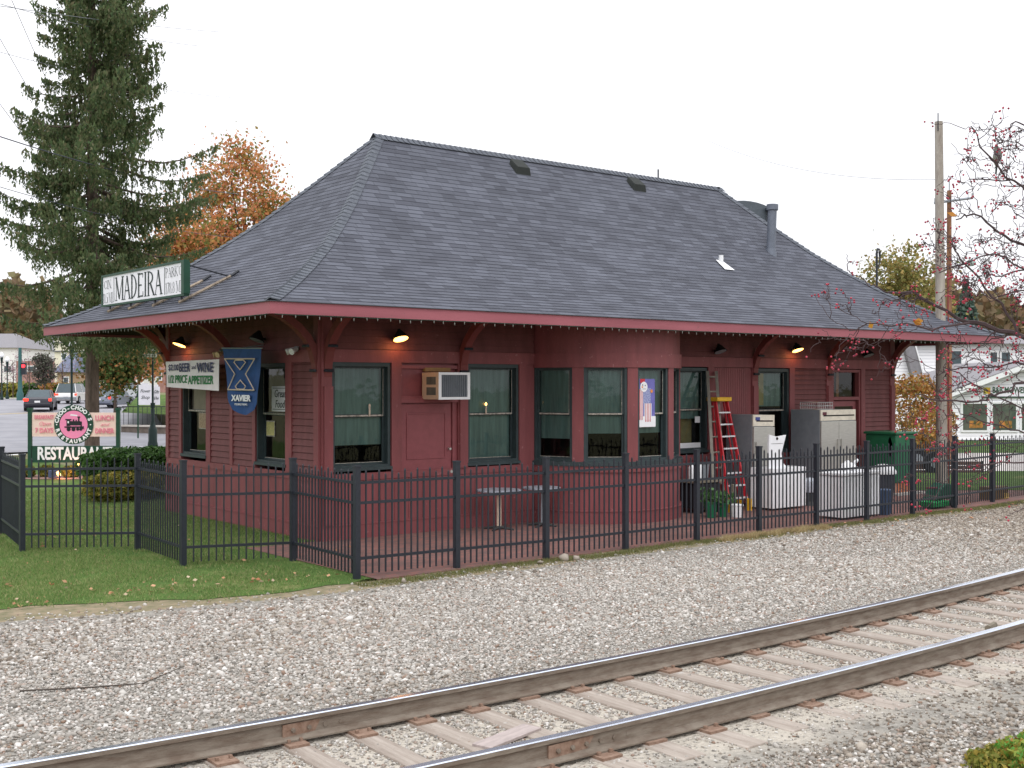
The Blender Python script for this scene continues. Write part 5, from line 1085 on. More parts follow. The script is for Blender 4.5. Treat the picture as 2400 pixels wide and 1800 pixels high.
# crabapple reaching in from the right
ct = thing('crabapple_tree', far(2950, 9.2, 0), 'leafless crabapple with clusters of red berries reaching in from the right', 'tree'); b_ = MB(); root_p = far(2950, 9.2, 0); tips = []
def px3(px, py, Z): return CAM + FWD * Z + RGT * ((px - 1200) / 2776. * Z) + Vector((0, 0, (900 - py) / 2776. * Z))
def limb(P_, r0, r1):
    L_ = []; 
    for a, b in zip(P_, P_[1:]):
        for k in range(4): L_.append(a.lerp(b, k / 4) + Vector((random.gauss(0, .008), random.gauss(0, .008), random.gauss(0, .010))))
    L_.append(P_[-1]); b_.tube(L_, r0, 5, r2=r1, caps=False); return L_
b_.tube([root_p, px3(2900, 1300, 9.2), px3(2800, 950, 9.2)], .1, 8, r2=.07)
def grow(L_, r, depth, spread=.9):
    n = len(L_)
    for i in range(2, n, 1):
        if random.random() < (.5 if depth > 1 else .72 if depth else .75): continue
        p = L_[i]; d = (L_[min(n - 1, i + 1)] - L_[i - 1]).normalized(); s = random.choice((-1, 1)); q = Matrix.Rotation(s * random.uniform(.5, 1.1), 3, FWD) @ d; q = (q + FWD * random.uniform(-.5, .5)).normalized()
        l = random.uniform(.10, .40) * spread * (1 if depth > 1 else .7 if depth else .45); e = p + q * l + Vector((0, 0, random.uniform(-.02, .04))); m_ = p.lerp(e, .5) + Vector((random.gauss(0, .015), 0, random.gauss(0, .015)))
        if e.z > 4.7: continue
        K = limb([p, m_, e], max(.0030, r * .6), max(.0018, r * .3)); tips.append(e)
        if depth: grow(K, r * .6, depth - 1, spread)
main = [([(2820, 880), (2560, 760), (2420, 640), (2330, 590), (2200, 640)], .009), ([(2820, 740), (2600, 700), (2460, 560), (2380, 500)], .009), ([(2820, 960), (2560, 930), (2400, 960), (2280, 900), (2210, 860)], .008), ([(2820, 500), (2560, 400), (2440, 370), (2380, 330)], .007), ([(2820, 940), (2600, 830), (2400, 790), (2280, 757), (2240, 745), (2140, 685), (2080, 686)], .022), ([(2270, 755), (2190, 770), (2050, 757), (1990, 775)], .008), ([(2600, 830), (2390, 790), (2330, 690), (2250, 610), (2230, 570)], .012), ([(2820, 900), (2560, 680), (2400, 576), (2340, 544), (2280, 500), (2240, 515)], .014), ([(2820, 820), (2560, 560), (2440, 470), (2360, 415), (2300, 340), (2275, 295)], .012), ([(2370, 425), (2270, 420)], .005),
        ([(2700, 600), (2480, 320), (2390, 285), (2360, 303)], .008), ([(2820, 1000), (2600, 900), (2400, 893), (2330, 925), (2290, 945), (2200, 935), (2150, 925)], .012), ([(2820, 1050), (2600, 1030), (2420, 1022), (2350, 1000), (2250, 970)], .009), ([(2700, 960), (2500, 860), (2380, 852), (2250, 862), (2200, 880)], .008), ([(2820, 1060), (2600, 1050), (2400, 1078), (2300, 1090), (2235, 1100)], .007), ([(2820, 700), (2600, 640), (2420, 620), (2350, 650), (2300, 640)], .009), ([(2800, 760), (2560, 720), (2400, 680), (2320, 700)], .009), ([(2800, 600), (2560, 480), (2420, 440), (2350, 435)], .007)]
for P_, r in main:
    Z = random.uniform(8.3, 9.3) if r < .02 else 8.8; L_ = limb([px3(x, y, Z + (2400 - x) * .0006) for x, y in P_], r * 1.1, max(.004, r * .35)); grow(L_, r * .5, 2, .95)
b_.build('branches', M_twig, ct)
P = []
for e in tips:
    if random.random() < (.8 if e.z < 3.6 else .4):
        for k in range(random.randint(1, 4)): P.append((e.x + random.gauss(0, .022), e.y + random.gauss(0, .022), e.z - random.uniform(.0, .04)))
P = np.array(P); nb_ = len(P); V = (IV[None] * .0085 + P[:, None]).reshape(-1, 3); F = (IF[None] + (np.arange(nb_) * len(IV))[:, None, None]).reshape(-1, 3)
npmesh('berries', V, F, islands('red_berries', [(168, 44, 66), (186, 60, 80), (134, 34, 62), (156, 40, 52)], .35), ct, k='stuff', smooth=True)
ll = np.array([px3(x, y, 8.7)[:] for x, y in ((2153, 752), (2041, 762), (2318, 918), (2231, 502), (2150, 757))]); V, F = leafquads(ll, .05, 1.6); npmesh('last_leaves', V, F, islands('amber_leaf', [(214, 160, 60), (170, 110, 50)], .6, .3), ct)
# bird perched on a bare branch
bp = px3(2336, 366, 8.9); bird = thing('bird', bp, 'small grey-green bird perched on a bare crabapple branch', 'bird'); s = .0032
b2 = MB(); ring = [(0, .0, .075, .012), (0, .0, .055, .022), (.006, 0, .03, .03), (.004, 0, .0, .034), (0, 0, -.03, .028), (-.004, 0, -.055, .014), (-.004, 0, -.07, .008)]
b2.tube([bp + Vector((x * 1, y, z)) + RGT * x for x, y, z, r in ring], [r for *_, r in ring], 10); b2.build('body', mat('grey_green_feathers', (132, 140, 120), .8, c2=(104, 92, 108), scale=30), bird, smooth=True)
b2 = MB(); b2.tube([bp + Vector((0, 0, -.06)), bp + Vector((0, 0, -.135)) + RGT * -.006], .01, 6, r2=.007); b2.build('tail', mat('dark_feathers', (52, 56, 54)), bird)
b2 = MB(); b2.tube([bp + Vector((0, 0, .068)) - RGT * .008, bp + Vector((0, 0, .064)) - RGT * .034], .007, 6, r2=.001); b2.build('beak', mat('dark_beak', (70, 50, 44)), bird)

# ------------------------------------------------------------------ poles and wires
M_pole = bark('grey_pole_wood', (176, 170, 160), (140, 130, 122)); M_pole2 = bark('brown_pole_wood', (150, 112, 84), (110, 76, 60))
P1 = far(2208, 30.5); up = thing('utility_pole', P1, 'tall weathered grey utility pole behind the iron fence', 'utility pole', 'utility poles at right'); b_ = MB(); b_.tube([P1, P1 + Vector((-.09, .04, 9.45))], .145, 14, r2=.10); b_.build('pole', M_pole, up)
b_ = MB(); b_.tube([P1 + Vector((.1, -.13, 0)), P1 + Vector((.08, -.12, 5.6))], .02, 6); b_.build('conduit', mat('dark_red_conduit', (130, 60, 56)), up); b_ = MB(); b_.tube([P1 + Vector((-.19, .0, 9.2)), P1 + Vector((-.19, 0, 9.65))], .015, 5); b_.build('pole_pin', M_black, up)
P2 = far(2224, 41); up2 = thing('utility_pole', P2, 'thinner brown utility pole with a crossarm behind the grey one', 'utility pole', 'utility poles at right'); b_ = MB(); b_.tube([P2, P2 + Vector((.02, 0, 9.4))], .11, 10, r2=.075); b_.build('pole', M_pole2, up2)
b_ = MB(); a = P2 + RGT * -.62 + Vector((0, -.12, 8.95)); b = P2 + RGT * .72 + Vector((0, -.12, 9.13)); b_.tube([a, b], .045, 4); ca_ = b_.build('crossarm', M_greymetal, up2); b_ = MB()
for t in (.02, .35, .98): p = a.lerp(b, t); b_.tube([p, p + Vector((0, 0, .16))], .025, 6)
b_.tube([P2 + Vector((.02, 0, 9.4)), P2 + Vector((.02, 0, 9.75))], .02, 5); b_.build('insulators', M_greymetal, ca_)
P3 = far(2055, 44); lp = thing('vent_mast', P3, 'thin dark mast with hooked top behind the station roof', 'mast'); b_ = MB(); b_.tube([P3, P3 + Vector((0, 0, 7.6)), P3 + Vector((.05, 0, 7.72)), P3 + Vector((.16, 0, 7.7))], .045, 6); b_.build('mast', M_black, lp); b_ = MB(); b_.tube([P3 + Vector((.18, 0, 7.65)), P3 + Vector((.2, 0, 7.35)), P3 + Vector((.1, 0, 7.0))], .05, 6, r2=.02); b_.build('hook', M_black, lp)
sl_ = thing('cobra_street_light', far(2222, 41.3, 7.0), 'pale oval street light head on an arm right of the poles', 'street light'); b_ = MB(); q0 = far(2222, 41.3, 0) + Vector((0, 0, hz(625, 41))); q1 = far(2266, 41.3, 0) + Vector((0, 0, hz(614, 41))); b_.tube([q0, q1], .03, 6); b_.build('arm', M_greymetal, sl_)
b_ = MB(); b_.tube([q1, q1 + RGT * .1, q1 + RGT * .22, q1 + RGT * .32], [.04, .13, .12, .03], 10); b_.build('lamp_head', mat('pale_green_grey', (150, 170, 166), .4), sl_)
WM = mat('wire_rubber', (120, 122, 130), .6, var=.05); WD = mat('dark_wire', (64, 68, 82), .6)
def wire(a, b, Za, Zb, sag, r, m, lab):
    A, B = px3(*a, Za), px3(*b, Zb); w_ = MB(); w_.tube([A.lerp(B, t / 16) - Vector((0, 0, sag * 4 * (t / 16) * (1 - t / 16))) for t in range(17)], r, 4); tag(w_.build('power_line', m), lab, 'wire', 'overhead wires')
wire((-60, 300), (560, 455), 34, 60, .3, .018, WD, 'thickest dark wire crossing the spruce at mid height'); wire((-60, 5), (520, 75), 34, 60, .1, .010, WM, 'pale wire crossing the spruce top, upper of the pair') 
wire((-60, -8), (470, 108), 34, 60, .2, .010, WM, 'pale wire crossing the spruce top, lower of the pair'); wire((-80, 100), (560, 230), 36, 66, .3, .008, WM, 'thin pale wire crossing the upper spruce'); wire((-60, 420), (620, 560), 34, 64, .4, .010, WD, 'lowest dark wire running behind the roof slope')
wire((10, -40), (110, 190), 30, 40, .0, .009, WD, 'steep thin wire at the top left corner'); wire((-40, 20), (90, 250), 30, 40, .0, .009, WD, 'steep thin wire left of the spruce top'); wire((-40, 190), (75, 345), 30, 40, 0, .009, WD, 'steep thin wire beside the spruce middle'); wire((1660, 330), (2230, 420), 60, 41, .6, .008, WM, 'faint wire in the open sky above the roof')

# ------------------------------------------------------------------ restaurant sign on the lawn
SZ = 34.; c0 = far(174.5, SZ); rs = thing('restaurant_sign', c0, 'pink and green roadside sign reading CHOO-CHOO\'S RESTAURANT', 'sign')
XS = lambda u, d_, z: tuple(c0 + RGT * u - FWD * d_ + Vector((0, 0, z)))
def su(px): return (px - 174.5) / 2776. * SZ
def sz_(py): return 2.7 - (py - 900) / 2776. * SZ
nS = -FWD; BS = lambda px, py, d=.05: basis(XS(su(px), d, sz_(py)), RGT, nS)
for px_ in (70.5, 277): b_ = MB(XS); b_.box((su(px_) - .05, -.05, 0), (su(px_) + .05, .05, sz_(962))); b_.box((su(px_) - .07, -.07, sz_(962)), (su(px_) + .07, .07, sz_(956))); b_.build('post', M_sgreen, rs)
b_ = MB(XS); b_.box((su(76), -.02, sz_(1023)), (su(272), .02, sz_(967))); b_.build('cream_panel', mat('sign_cream', (236, 208, 196), .6, var=.03), rs)
b_ = MB(XS); b_.box((su(76), -.03, sz_(1084)), (su(272), .03, sz_(1045))); b_.build('name_board', M_sgreen, rs)
def sdisc(name, r, d, m): b_ = MB(XS); n = 40; b_.face([(su(174) + r * math.cos(2 * math.pi * k / n), d, sz_(995) + r * math.sin(2 * math.pi * k / n)) for k in range(n)]); b_.face([(su(174) + r * math.cos(-2 * math.pi * k / n), d - .03, sz_(995) + r * math.sin(-2 * math.pi * k / n)) for k in range(n)]); return b_.build(name, m, rs)
sdisc('green_ring', .565, .045, M_sgreen); sdisc('pink_disc', .40, .052, mat('sign_pink', (238, 140, 180), .6, var=.03))
def ringtext(s, a0, a1, r, top, size):
    for i, ch in enumerate(s):
        a = a0 + (a1 - a0) * i / (len(s) - 1); c = XS(su(174) + r * math.cos(a), .054, sz_(995) + r * math.sin(a)); rot = a - math.pi / 2 if top else a + math.pi / 2
        u = RGT * math.cos(rot) + Vector((0, 0, math.sin(rot))); text('ring_letter', ch, size, M_white, basis(c, u, nS), rs, off=.008, ext=.002)
ringtext("CHOO-CHOO'S", R(168), R(18), .485, True, .155); ringtext('RESTAURANT', R(200), R(340), .485, False, .15)
for s in (-1, 1): b_ = MB(XS); disc(b_, su(174) + s * .485, sz_(995) - .0, .02, .055, 8); b_.build('dot', M_white, rs)
M_pinkink = mat('pink_ink', (224, 130, 150), .6)
text('lettering', 'BREAKFAST', .16, M_pinkink, BS(105, 978), rs, fit=.56, off=.004); text('lettering', 'Open', .15, M_pinkink, BS(106, 993), rs, shear=.4, fit=.34); text('lettering', '7 DAYS', .19, M_pinkink, BS(105, 1009), rs, fit=.52, off=.006)
text('lettering', 'LUNCH', .2, M_pinkink, BS(246, 980), rs, fit=.52, off=.006); text('lettering', 'and', .12, M_pinkink, BS(246, 995), rs, shear=.4, fit=.26); text('lettering', 'DINNER', .2, M_pinkink, BS(246, 1010), rs, fit=.54, off=.006)
text('name_lettering', 'RESTAURANT', .50, M_white, BS(177, 1064), rs, fit=2.16, off=.016)
# little steam engine emblem
M_loco = mat('loco_black', (26, 30, 34), .6); ex, ez = su(174), sz_(995)
b_ = MB(XS)
def eb(a, b, c, d, dd=.06): b_.box((ex + a, .053, ez + c), (ex + b, dd, ez + d))
eb(-.2, -.1, -.04, .13); eb(-.24, -.06, .13, .16); eb(-.1, .2, -.02, .1); eb(-.02, .02, .1, .15); eb(.06, .09, .1, .14); eb(.13, .17, .1, .2); eb(.11, .19, .2, .235); eb(-.26, .3, -.09, -.05); eb(.2, .24, -.05, .09)
b_.prism([(ex + .2, ez - .05), (ex + .32, ez - .13), (ex + .2, ez - .13)], .053, .058); b_.build('engine_emblem', M_loco, rs)
b_ = MB(XS)
for a, r in ((-.14, .06), (-.0, .06), (.12, .045), (.21, .045)): disc(b_, ex + a, ez - .13, r, .061, 14)
b_.build('engine_wheels', M_loco, rs); b_ = MB(XS); b_.box((ex - .17, .0605, ez + .04), (ex - .13, .062, ez + .1)); b_.prism([(ex - .1, ez + .26), (ex + .12, ez + .24), (ex + .1, ez + .28), (ex - .08, ez + .3)], .053, .056); b_.build('engine_window_and_steam', M_white, rs)
fl_ = thing('flood_light', far(125, 33.6), 'small dark floodlight on the ground under the restaurant sign', 'lamp'); q = far(125, 33.6); b_ = MB(); b_.box((q.x - .12, q.y - .1, .04), (q.x + .12, q.y + .1, .26)); b_.build('housing', mat('slate_housing', (70, 80, 110)), fl_, bevel=.02); b_ = MB(); b_.tube([q + RGT * .12 + Vector((0, 0, .15)), q + RGT * .17 + Vector((0, 0, .17))], .07, 10); b_.build('lens', M_lit, fl_)
ld = bpy.data.lights.new('flood_glow', 'POINT'); ld.energy = 10; ld.color = (1, .4, .2); ld.shadow_soft_size = .05; lo = bpy.data.objects.new('flood_glow', ld); COL.objects.link(lo); lo.parent = fl_; lo.location = RGT * .25 + Vector((0, 0, .14))
fl2 = thing('flood_light', far(186, 33.8), 'tiny lit globe lamp under the letters of the restaurant sign', 'lamp'); q = far(186, 33.8); b_ = MB(); b_.tube([q, q + Vector((0, 0, .38))], .012, 6); b_.build('stem', M_black, fl2); b_ = MB(); b_.tube([q + Vector((0, 0, .38)), q + Vector((0, 0, .42)), q + Vector((0, 0, .46))], [.03, .05, .02], 10); b_.build('bulb', M_lit, fl2)

# ------------------------------------------------------------------ street at left
M_asph = mat('asphalt', (150, 150, 156), .9, c2=(132, 132, 138), scale=.5, detail=8); M_conc = mat('pale_concrete', (196, 190, 182), .9, var=.08)
def sheet(name, poly, m, dz=.012, n=10, k='structure'):     # poly: bearing/distance quads, draped on the terrain
    mb = MB()
    (a, b, c, d) = poly
    for i in range(n):
        for j in range(n):
            def q(u, v):
                e = lambda A, B, t: (A[0] + (B[0] - A[0]) * t, A[1] + (B[1] - A[1]) * t)
                p = e(e(a, b, u), e(d, c, u), v); return (p[0], p[1], gz(p[0], p[1]) + dz)
            mb.face([q(i / n, j / n), q((i + 1) / n, j / n), q((i + 1) / n, (j + 1) / n), q(i / n, (j + 1) / n)])
    return kind(mb.build(name, m), k)
def XY(px, Z): p = far(px, Z); return (p.x, p.y)
sheet('road', [XY(-700, 41), XY(420, 50), XY(300, 108), XY(-560, 108)], M_asph, .02, 16)
sheet('far_road', [XY(200, 60), XY(420, 50), XY(300, 190), XY(230, 190)], M_asph, .024, 12)
sheet('road_marking', [XY(300, 51.5), XY(372, 53), XY(372, 52.2), XY(330, 50.6)], mat('white_road_paint', (226, 226, 228), .8), .03, 3)
sheet('road_marking', [XY(-60, 43.5), XY(60, 45.5), XY(60, 45.0), XY(-60, 43.0)], MATS['white_road_paint'], .03, 4)
sheet('road_marking', [XY(120, 49), XY(190, 50.5), XY(190, 48.5), XY(110, 47.4)], MATS['white_road_paint'], .03, 3)
sheet('road_marking', [XY(-300, 66), XY(70, 76), XY(70, 75.6), XY(-300, 65.6)], mat('yellow_road_paint', (196, 176, 120), .8), .03, 8)
sheet('pavement', [XY(-560, 108.2), XY(240, 108.2), XY(235, 111), XY(-560, 111)], M_conc, .06, 6)
sheet('grass_verge', [XY(-560, 111), XY(240, 111), XY(235, 128), XY(-560, 128)], M_grass, .05, 8)
sheet('lawn_slope', [XY(284, 62), XY(470, 60), XY(470, 90), XY(330, 90)], M_grass, .9, 6)
# retaining wall with its kerb
rw = thing('retaining_wall', far(330, 60), 'low brown retaining wall below the grass slope across the street', 'wall')
def prf(px0, Z0, px1, Z1, z0, z1, t=.3): A, B = far(px0, Z0), far(px1, Z1); u = (B - A).normalized(); n_ = Vector((-u.y, u.x, 0)) * t; return [A, B, B + n_, A + n_], z0, z1
def vbox(mb, q): P4, z0, z1 = q; lo_ = [(p.x, p.y, z0) for p in P4]; hi_ = [(p.x, p.y, z1) for p in P4]; mb.face(lo_[::-1]); mb.face(hi_); [mb.face([lo_[k], lo_[(k + 1) % 4], hi_[(k + 1) % 4], hi_[k]]) for k in range(4)]
b_ = MB(); vbox(b_, prf(284, 60, 480, 58, -.1, .55)); b_.build('wall', mat('brown_stone_wall', (124, 112, 104), .9, c2=(100, 90, 82), scale=3, bump=.4), rw); b_ = MB(); vbox(b_, prf(284, 59.9, 480, 57.9, .55, .63, .4)); b_.build('coping', M_conc, rw)
b_ = MB(); vbox(b_, prf(280, 57.5, 480, 55.5, -.05, .14, .9)); kind(b_.build('kerb', M_conc), 'structure')
hr = thing('hand_rail', far(330, 61), 'thin dark railing on top of the retaining wall', 'railing'); b_ = MB()
for k in range(16): p = far(290 + k * 11, 60.3, .6); b_.tube([p, p + Vector((0, 0, .95))], .015, 4)
b_.tube([far(286, 60.3, 1.55), far(470, 60.0, 1.55)], .02, 4); b_.build('rails', M_black, hr)

# cars waiting at the light
M_tyre = mat('tyre_rubber', (26, 26, 28), .8); M_cgl = mat('car_glass', (70, 84, 90), .1, var=.1); M_tail = mat('lit_tail_lamp', (255, 60, 40), .4, emis=(255, 40, 24), estr=3.5)
def car(px_, Z, paint, lab, rz, wagon=False, L_=4.5, Wd=1.75, Hc=1.38):
    g0 = far(px_, Z); z0 = gz(g0.x, g0.y) + .02
    o = thing('car', (g0.x, g0.y, z0), lab, 'car', 'cars waiting at the traffic light', rz=rz)
    hw = Wd / 2; body = MB()
    side = [(-L_ / 2, .34), (-L_ / 2 + .03, .62), (-L_ / 2 + .08, .86), (-L_ / 2 + .5, .92), (L_ / 2 - .9, .86), (L_ / 2 - .1, .7), (L_ / 2, .5), (L_ / 2, .3), (L_ / 2 - .3, .22), (-L_ / 2 + .3, .22)]
    body.prism(side, -hw, hw); body.v = [(x, y * (1 - .06 * max(0, abs(x) / (L_ / 2) - .7) / .3), z) for x, y, z in body.v]
    body.build('body', paint, o, local=True, bevel=.07)
    cab = MB(); r0 = -L_ / 2 + (.12 if wagon else .55); r1 = -L_ / 2 + (.45 if wagon else 1.2)
    top = [(r0, .88), (r1, Hc), (.55, Hc), (1.3, .88)]
    A = [cab.P((x, s * (hw - .08 - (.17 if z > 1 else 0)), z)) for s in (-1, 1) for x, z in top]
    for f in ([0, 1, 2, 3], [7, 6, 5, 4]): cab.f.append(f); cab.m.append(1)
    for (f, m_) in (([0, 4, 5, 1], 1), ([1, 5, 6, 2], 0), ([2, 6, 7, 3], 1)): cab.f.append(f); cab.m.append(m_)
    cab.build('cabin', [paint, M_cgl], o, local=True)
    fr = MB()
    for s in (-1, 1): fr.tube([(r0, s * (hw - .09), .9), (r1, s * (hw - .26), Hc)], .03, 4); fr.tube([(-.2, s * (hw - .085), .9), (-.2, s * (hw - .25), Hc)], .03, 4)
    fr.build('pillars', paint, o, local=True)
    for s in (-1, 1):
        b_ = MB(); b_.box((-L_ / 2 + .02, s * (hw - .1) - .22, .66), (-L_ / 2 + .09, s * (hw - .1) + .08 if s < 0 else s * (hw - .1) + .08, .82)); b_.v = [(x, max(-hw + .02, min(hw - .02, y)), z) for x, y, z in b_.v]; b_.build('tail_light', M_tail, o, local=True)
        for x in (-L_ / 2 + .85, L_ / 2 - .85):
            b_ = MB(); b_.tube([(x, s * (hw - .2), .31), (x, s * (hw + .01), .31)], .31, 16); wl = b_.build('wheel', M_tyre, o, local=True); b_ = MB(); b_.tube([(x, s * (hw + .01), .31), (x, s * (hw + .02), .31)], .18, 12); b_.build('rim', M_greymetal, wl, local=True)
    b_ = MB(); b_.box((-L_ / 2 - .02, -hw + .04, .36), (-L_ / 2 + .1, hw - .04, .54)); b_.build('bumper', paint if not wagon else M_greymetal, o, local=True, bevel=.03); b_ = MB(); b_.box((-L_ / 2 - .03, -.17, .56), (-L_ / 2 + .01, .17, .68)); b_.build('number_plate', M_white, o, local=True)
CP = lambda n, c: mat(n, c, .3, var=.04, metal=.2, spec=.6)
dirn = math.atan2(FWD.y, FWD.x)
car(96, 79, CP('black_car_paint', (46, 46, 56)), 'black sedan with lit brake lights, leftmost in the queue', dirn + .28); car(171, 96, CP('white_car_paint', (228, 228, 226)), 'white wagon with lit brake lights behind the street lamp', dirn + .1, True, Hc=1.6)
car(262, 86, CP('silver_car_paint', (128, 134, 150)), 'silver-grey sedan with lit round brake lights right of the spruce trunk', dirn - .08); car(290, 112, CP('pale_car_paint', (206, 210, 220)), 'pale car ahead of the silver-grey sedan', dirn - .05, True, Hc=1.6); car(236, 104, CP('dim_car_paint', (190, 194, 200)), 'light grey car half hidden by the spruce trunk', dirn - .02)
# street furniture at left
M_lg = mat('lamp_post_green', (20, 44, 44), .5)
def lamp_post(px_, Z, ztop, lab, globe=True):
    g0 = far(px_, Z); z0 = gz(g0.x, g0.y); o = thing('street_lamp', (g0.x, g0.y, z0), lab, 'street lamp', 'street lamps along the road')
    b_ = MB(); b_.lathe([(.16, 0), (.16, .25), (.11, .3), (.09, .8), (.055, .85), (.05, ztop - z0 - .55), (.07, ztop - z0 - .5), (.12, ztop - z0 - .1), (.13, ztop - z0)], (g0.x, g0.y, z0), 12); b_.build('post', M_lg, o, smooth=True)
    if globe: b_ = MB(); b_.lathe([(.1, 0), (.2, .1), (.21, .25), (.1, .42), (.02, .5)], (g0.x, g0.y, ztop), 14); b_.build('globe', M_white, o, smooth=True)
lamp_post(168, 55, hz(812, 55), 'dark street lamp with white globe between the spruce trunk and the black sedan'); lamp_post(4, 105, hz(838, 105), 'thin far street lamp at the left edge of the picture'); lamp_post(17, 108, hz(848, 108), 'thin pale far street lamp second from the left edge')
g0 = far(358, 47); o = thing('sign_lamp_post', g0, 'dark green fluted post with a street name sign near the station corner', 'sign post'); b_ = MB(); b_.lathe([(.2, 0), (.2, .3), (.17, .45), (.17, .9), (.12, 1.0), (.07, 1.25), (.085, 1.7), (.045, 1.75), (.035, 4.1)], (g0.x, g0.y, 0), 12); b_.build('post', M_lg, o, smooth=True)
XN = lambda u, d_, z: tuple(g0 + RGT * u - FWD * d_ + Vector((0, 0, z))); b_ = MB(XN); b_.box((-.42, .04, 3.76), (.16, .07, 3.9)); b_.build('name_plate', M_white, o); text('lettering', 'MIAMI AV', .1, M_ink, basis(XN(-.13, .075, 3.83), RGT, -FWD), o, fit=.5); b_ = MB(XN); b_.box((-.05, .04, 4.0), (.1, .07, 4.12)); b_.build('small_plate', M_white, o)
b_ = MB(); b_.tube([g0 + Vector((0, 0, 1.75)), g0 + Vector((0, 0, 1.95))], .09, 10); b_.build('collar', M_lg, o)
g0 = far(47, 104); z0 = gz(g0.x, g0.y); o = thing('traffic_signal', (g0.x, g0.y, z0), 'thick green signal pole with a glowing red light', 'traffic light'); b_ = MB(); b_.lathe([(.3, 0), (.3, .6), (.2, .9), (.17, 2), (.14, hz(815, 104) - z0)], (g0.x, g0.y, z0), 12); b_.build('post', mat('signal_pole_green', (52, 96, 96), .5), o, smooth=True)
XN2 = lambda u, d_, z: tuple(Vector((g0.x, g0.y, 0)) + RGT * u - FWD * d_ + Vector((0, 0, z))); zz = hz(858, 104); b_ = MB(XN2); b_.box((.22, .0, zz - .75), (.6, .3, zz + .3)); b_.build('signal_head', M_black, o); b_ = MB(XN2); b_.tube([(.41, .3, zz), (.41, .34, zz)], .15, 12); b_.build('red_lamp', mat('red_signal', (255, 60, 60), emis=(255, 30, 40), estr=6.), o)
for (px0, px1, y0_, y1_, Z, lab) in ((325, 356, 902, 949, 56, 'larger white board sign with cursive writing'), (359, 375, 906, 949, 56.2, 'smaller white board sign right of the larger one')):
    A = far((px0 + px1) / 2, Z); o = thing('board_sign', A, lab, 'sign', 'white board signs across the street'); hw = (px1 - px0) / 2 / 2776 * Z; XQ = (lambda A: (lambda u, d_, z: tuple(Vector((A.x, A.y, 0)) + RGT * u - FWD * d_ + Vector((0, 0, z)))))(A)
    za, zb = hz(y1_, Z), hz(y0_, Z); b_ = MB(XQ); b_.box((-hw, 0, za), (hw, .04, zb)); b_.box((-hw * .5, .0, zb), (hw * .5, .04, zb + .08)); b_.build('board', M_signw, o); b_ = MB(XQ); b_.box((-hw - .05, -.03, 0), (-hw, .05, zb)); b_.build('post', M_sgreen, o)
    text('lettering', 'Flower' if px0 < 340 else 'Gifts', .22, M_ink, basis(XQ(0, .045, (za + zb) / 2 + .18), RGT, -FWD), o, shear=.4, fit=hw * 1.5); text('lettering', 'Shop' if px0 < 340 else '& More', .22, M_ink, basis(XQ(0, .045, (za + zb) / 2 - .12), RGT, -FWD), o, shear=.4, fit=hw * 1.3)
# buildings far left
def block(name, lab, px0, px1, Z, ytop, m, wins, roofm=None, depth=10, cat='building', bands=(), ybase=912):
    A = far((px0 + px1) / 2, Z); hw = (px1 - px0) / 2 / 2776 * Z; o = thing(name, (A.x, A.y, gz(A.x, A.y)), lab, cat, 'buildings across the street'); XQ = lambda u, d_, z: tuple(Vector((A.x, A.y, 0)) + RGT * u - FWD * d_ + Vector((0, 0, z)))
    zb, zt = 0.5, hz(ytop, Z); b_ = MB(XQ); b_.box((-hw, -depth, zb), (hw, 0, zt)); wl = b_.build('wall', m, o)
    if roofm: b_ = MB(XQ); v = [(-hw - .4, .4, zt), (hw + .4, .4, zt), (hw + .4, -depth - .4, zt), (-hw - .4, -depth - .4, zt), (-hw * .5, -depth / 2, zt + 2.2), (hw * .5, -depth / 2, zt + 2.2)]; I = [b_.P(p) for p in v]; b_.f = [[I[0], I[1], I[5], I[4]], [I[2], I[3], I[4], I[5]], [I[1], I[2], I[5]], [I[3], I[0], I[4]], [I[3], I[2], I[1], I[0]]]; b_.m = [0] * 5; b_.build('roof', roofm, o)
    for y in bands: b_ = MB(XQ); b_.box((-hw - .15, 0, hz(y + 2, Z)), (hw + .15, .25, hz(y, Z))); b_.build('cornice', mat('grey_cornice', (110, 112, 124)), o)
    for (x0, x1, y0, y1) in wins:
        u0, u1 = (x0 - (px0 + px1) / 2) / 2776 * Z, (x1 - (px0 + px1) / 2) / 2776 * Z; b_ = MB(XQ); b_.box((u0 - .12, .0, hz(y1, Z) - .12), (u1 + .12, .06, hz(y0, Z) + .12)); w_ = b_.build('window', M_white, o); b_ = MB(XQ); b_.box((u0, .061, hz(y1, Z)), (u1, .07, hz(y0, Z))); b_.build('pane', M_cgl, w_)
    return o
M_crm = mat('cream_stucco', (236, 230, 208), .8, var=.04); M_wst = mat('white_stucco', (238, 238, 236), .8, var=.03); M_rf = mat('grey_slate_roof', (130, 128, 132), .8)
M_farbrick = mat('far_brick', (180, 140, 132), .9, c2=(150, 112, 104), scale=2)
block('cream_house', 'three-storey cream house seen left of the spruce trunk', 128, 202, 135, 786, M_crm, [(146, 155, 829, 843), (181, 190, 829, 843), (150, 157, 868, 885), (176, 186, 866, 888)], None, 12, bands=(790, 802, 822))
block('brick_shop', 'long brick building with bare trees before it', 38, 128, 150, 846, M_farbrick, [(66, 84, 829 + 30, 870)], None, 12)
block('white_inn', 'pale gabled house rising behind the brick building', 52, 120, 175, 822, M_crm, [(66, 82, 829, 840)], M_rf, 12)
block('white_mill', 'bright white building at the far left edge', -160, 36, 160, 815, M_wst, [(-20, -5, 840, 856), (10, 26, 858, 872)], M_rf, 14)
block('stone_cottage', 'tan stone porch building right behind the near street lamp', 134, 166, 128, 872, mat('tan_stone', (176, 150, 120), .9), [(150, 160, 885, 900)], mat('blue_grey_roof', (104, 110, 130), .8), 6)
block('red_building', 'pinkish brick building behind the white board signs', 315, 420, 150, 838, M_farbrick, [(330, 338, 862, 880), (368, 378, 870, 890)], None, 12)
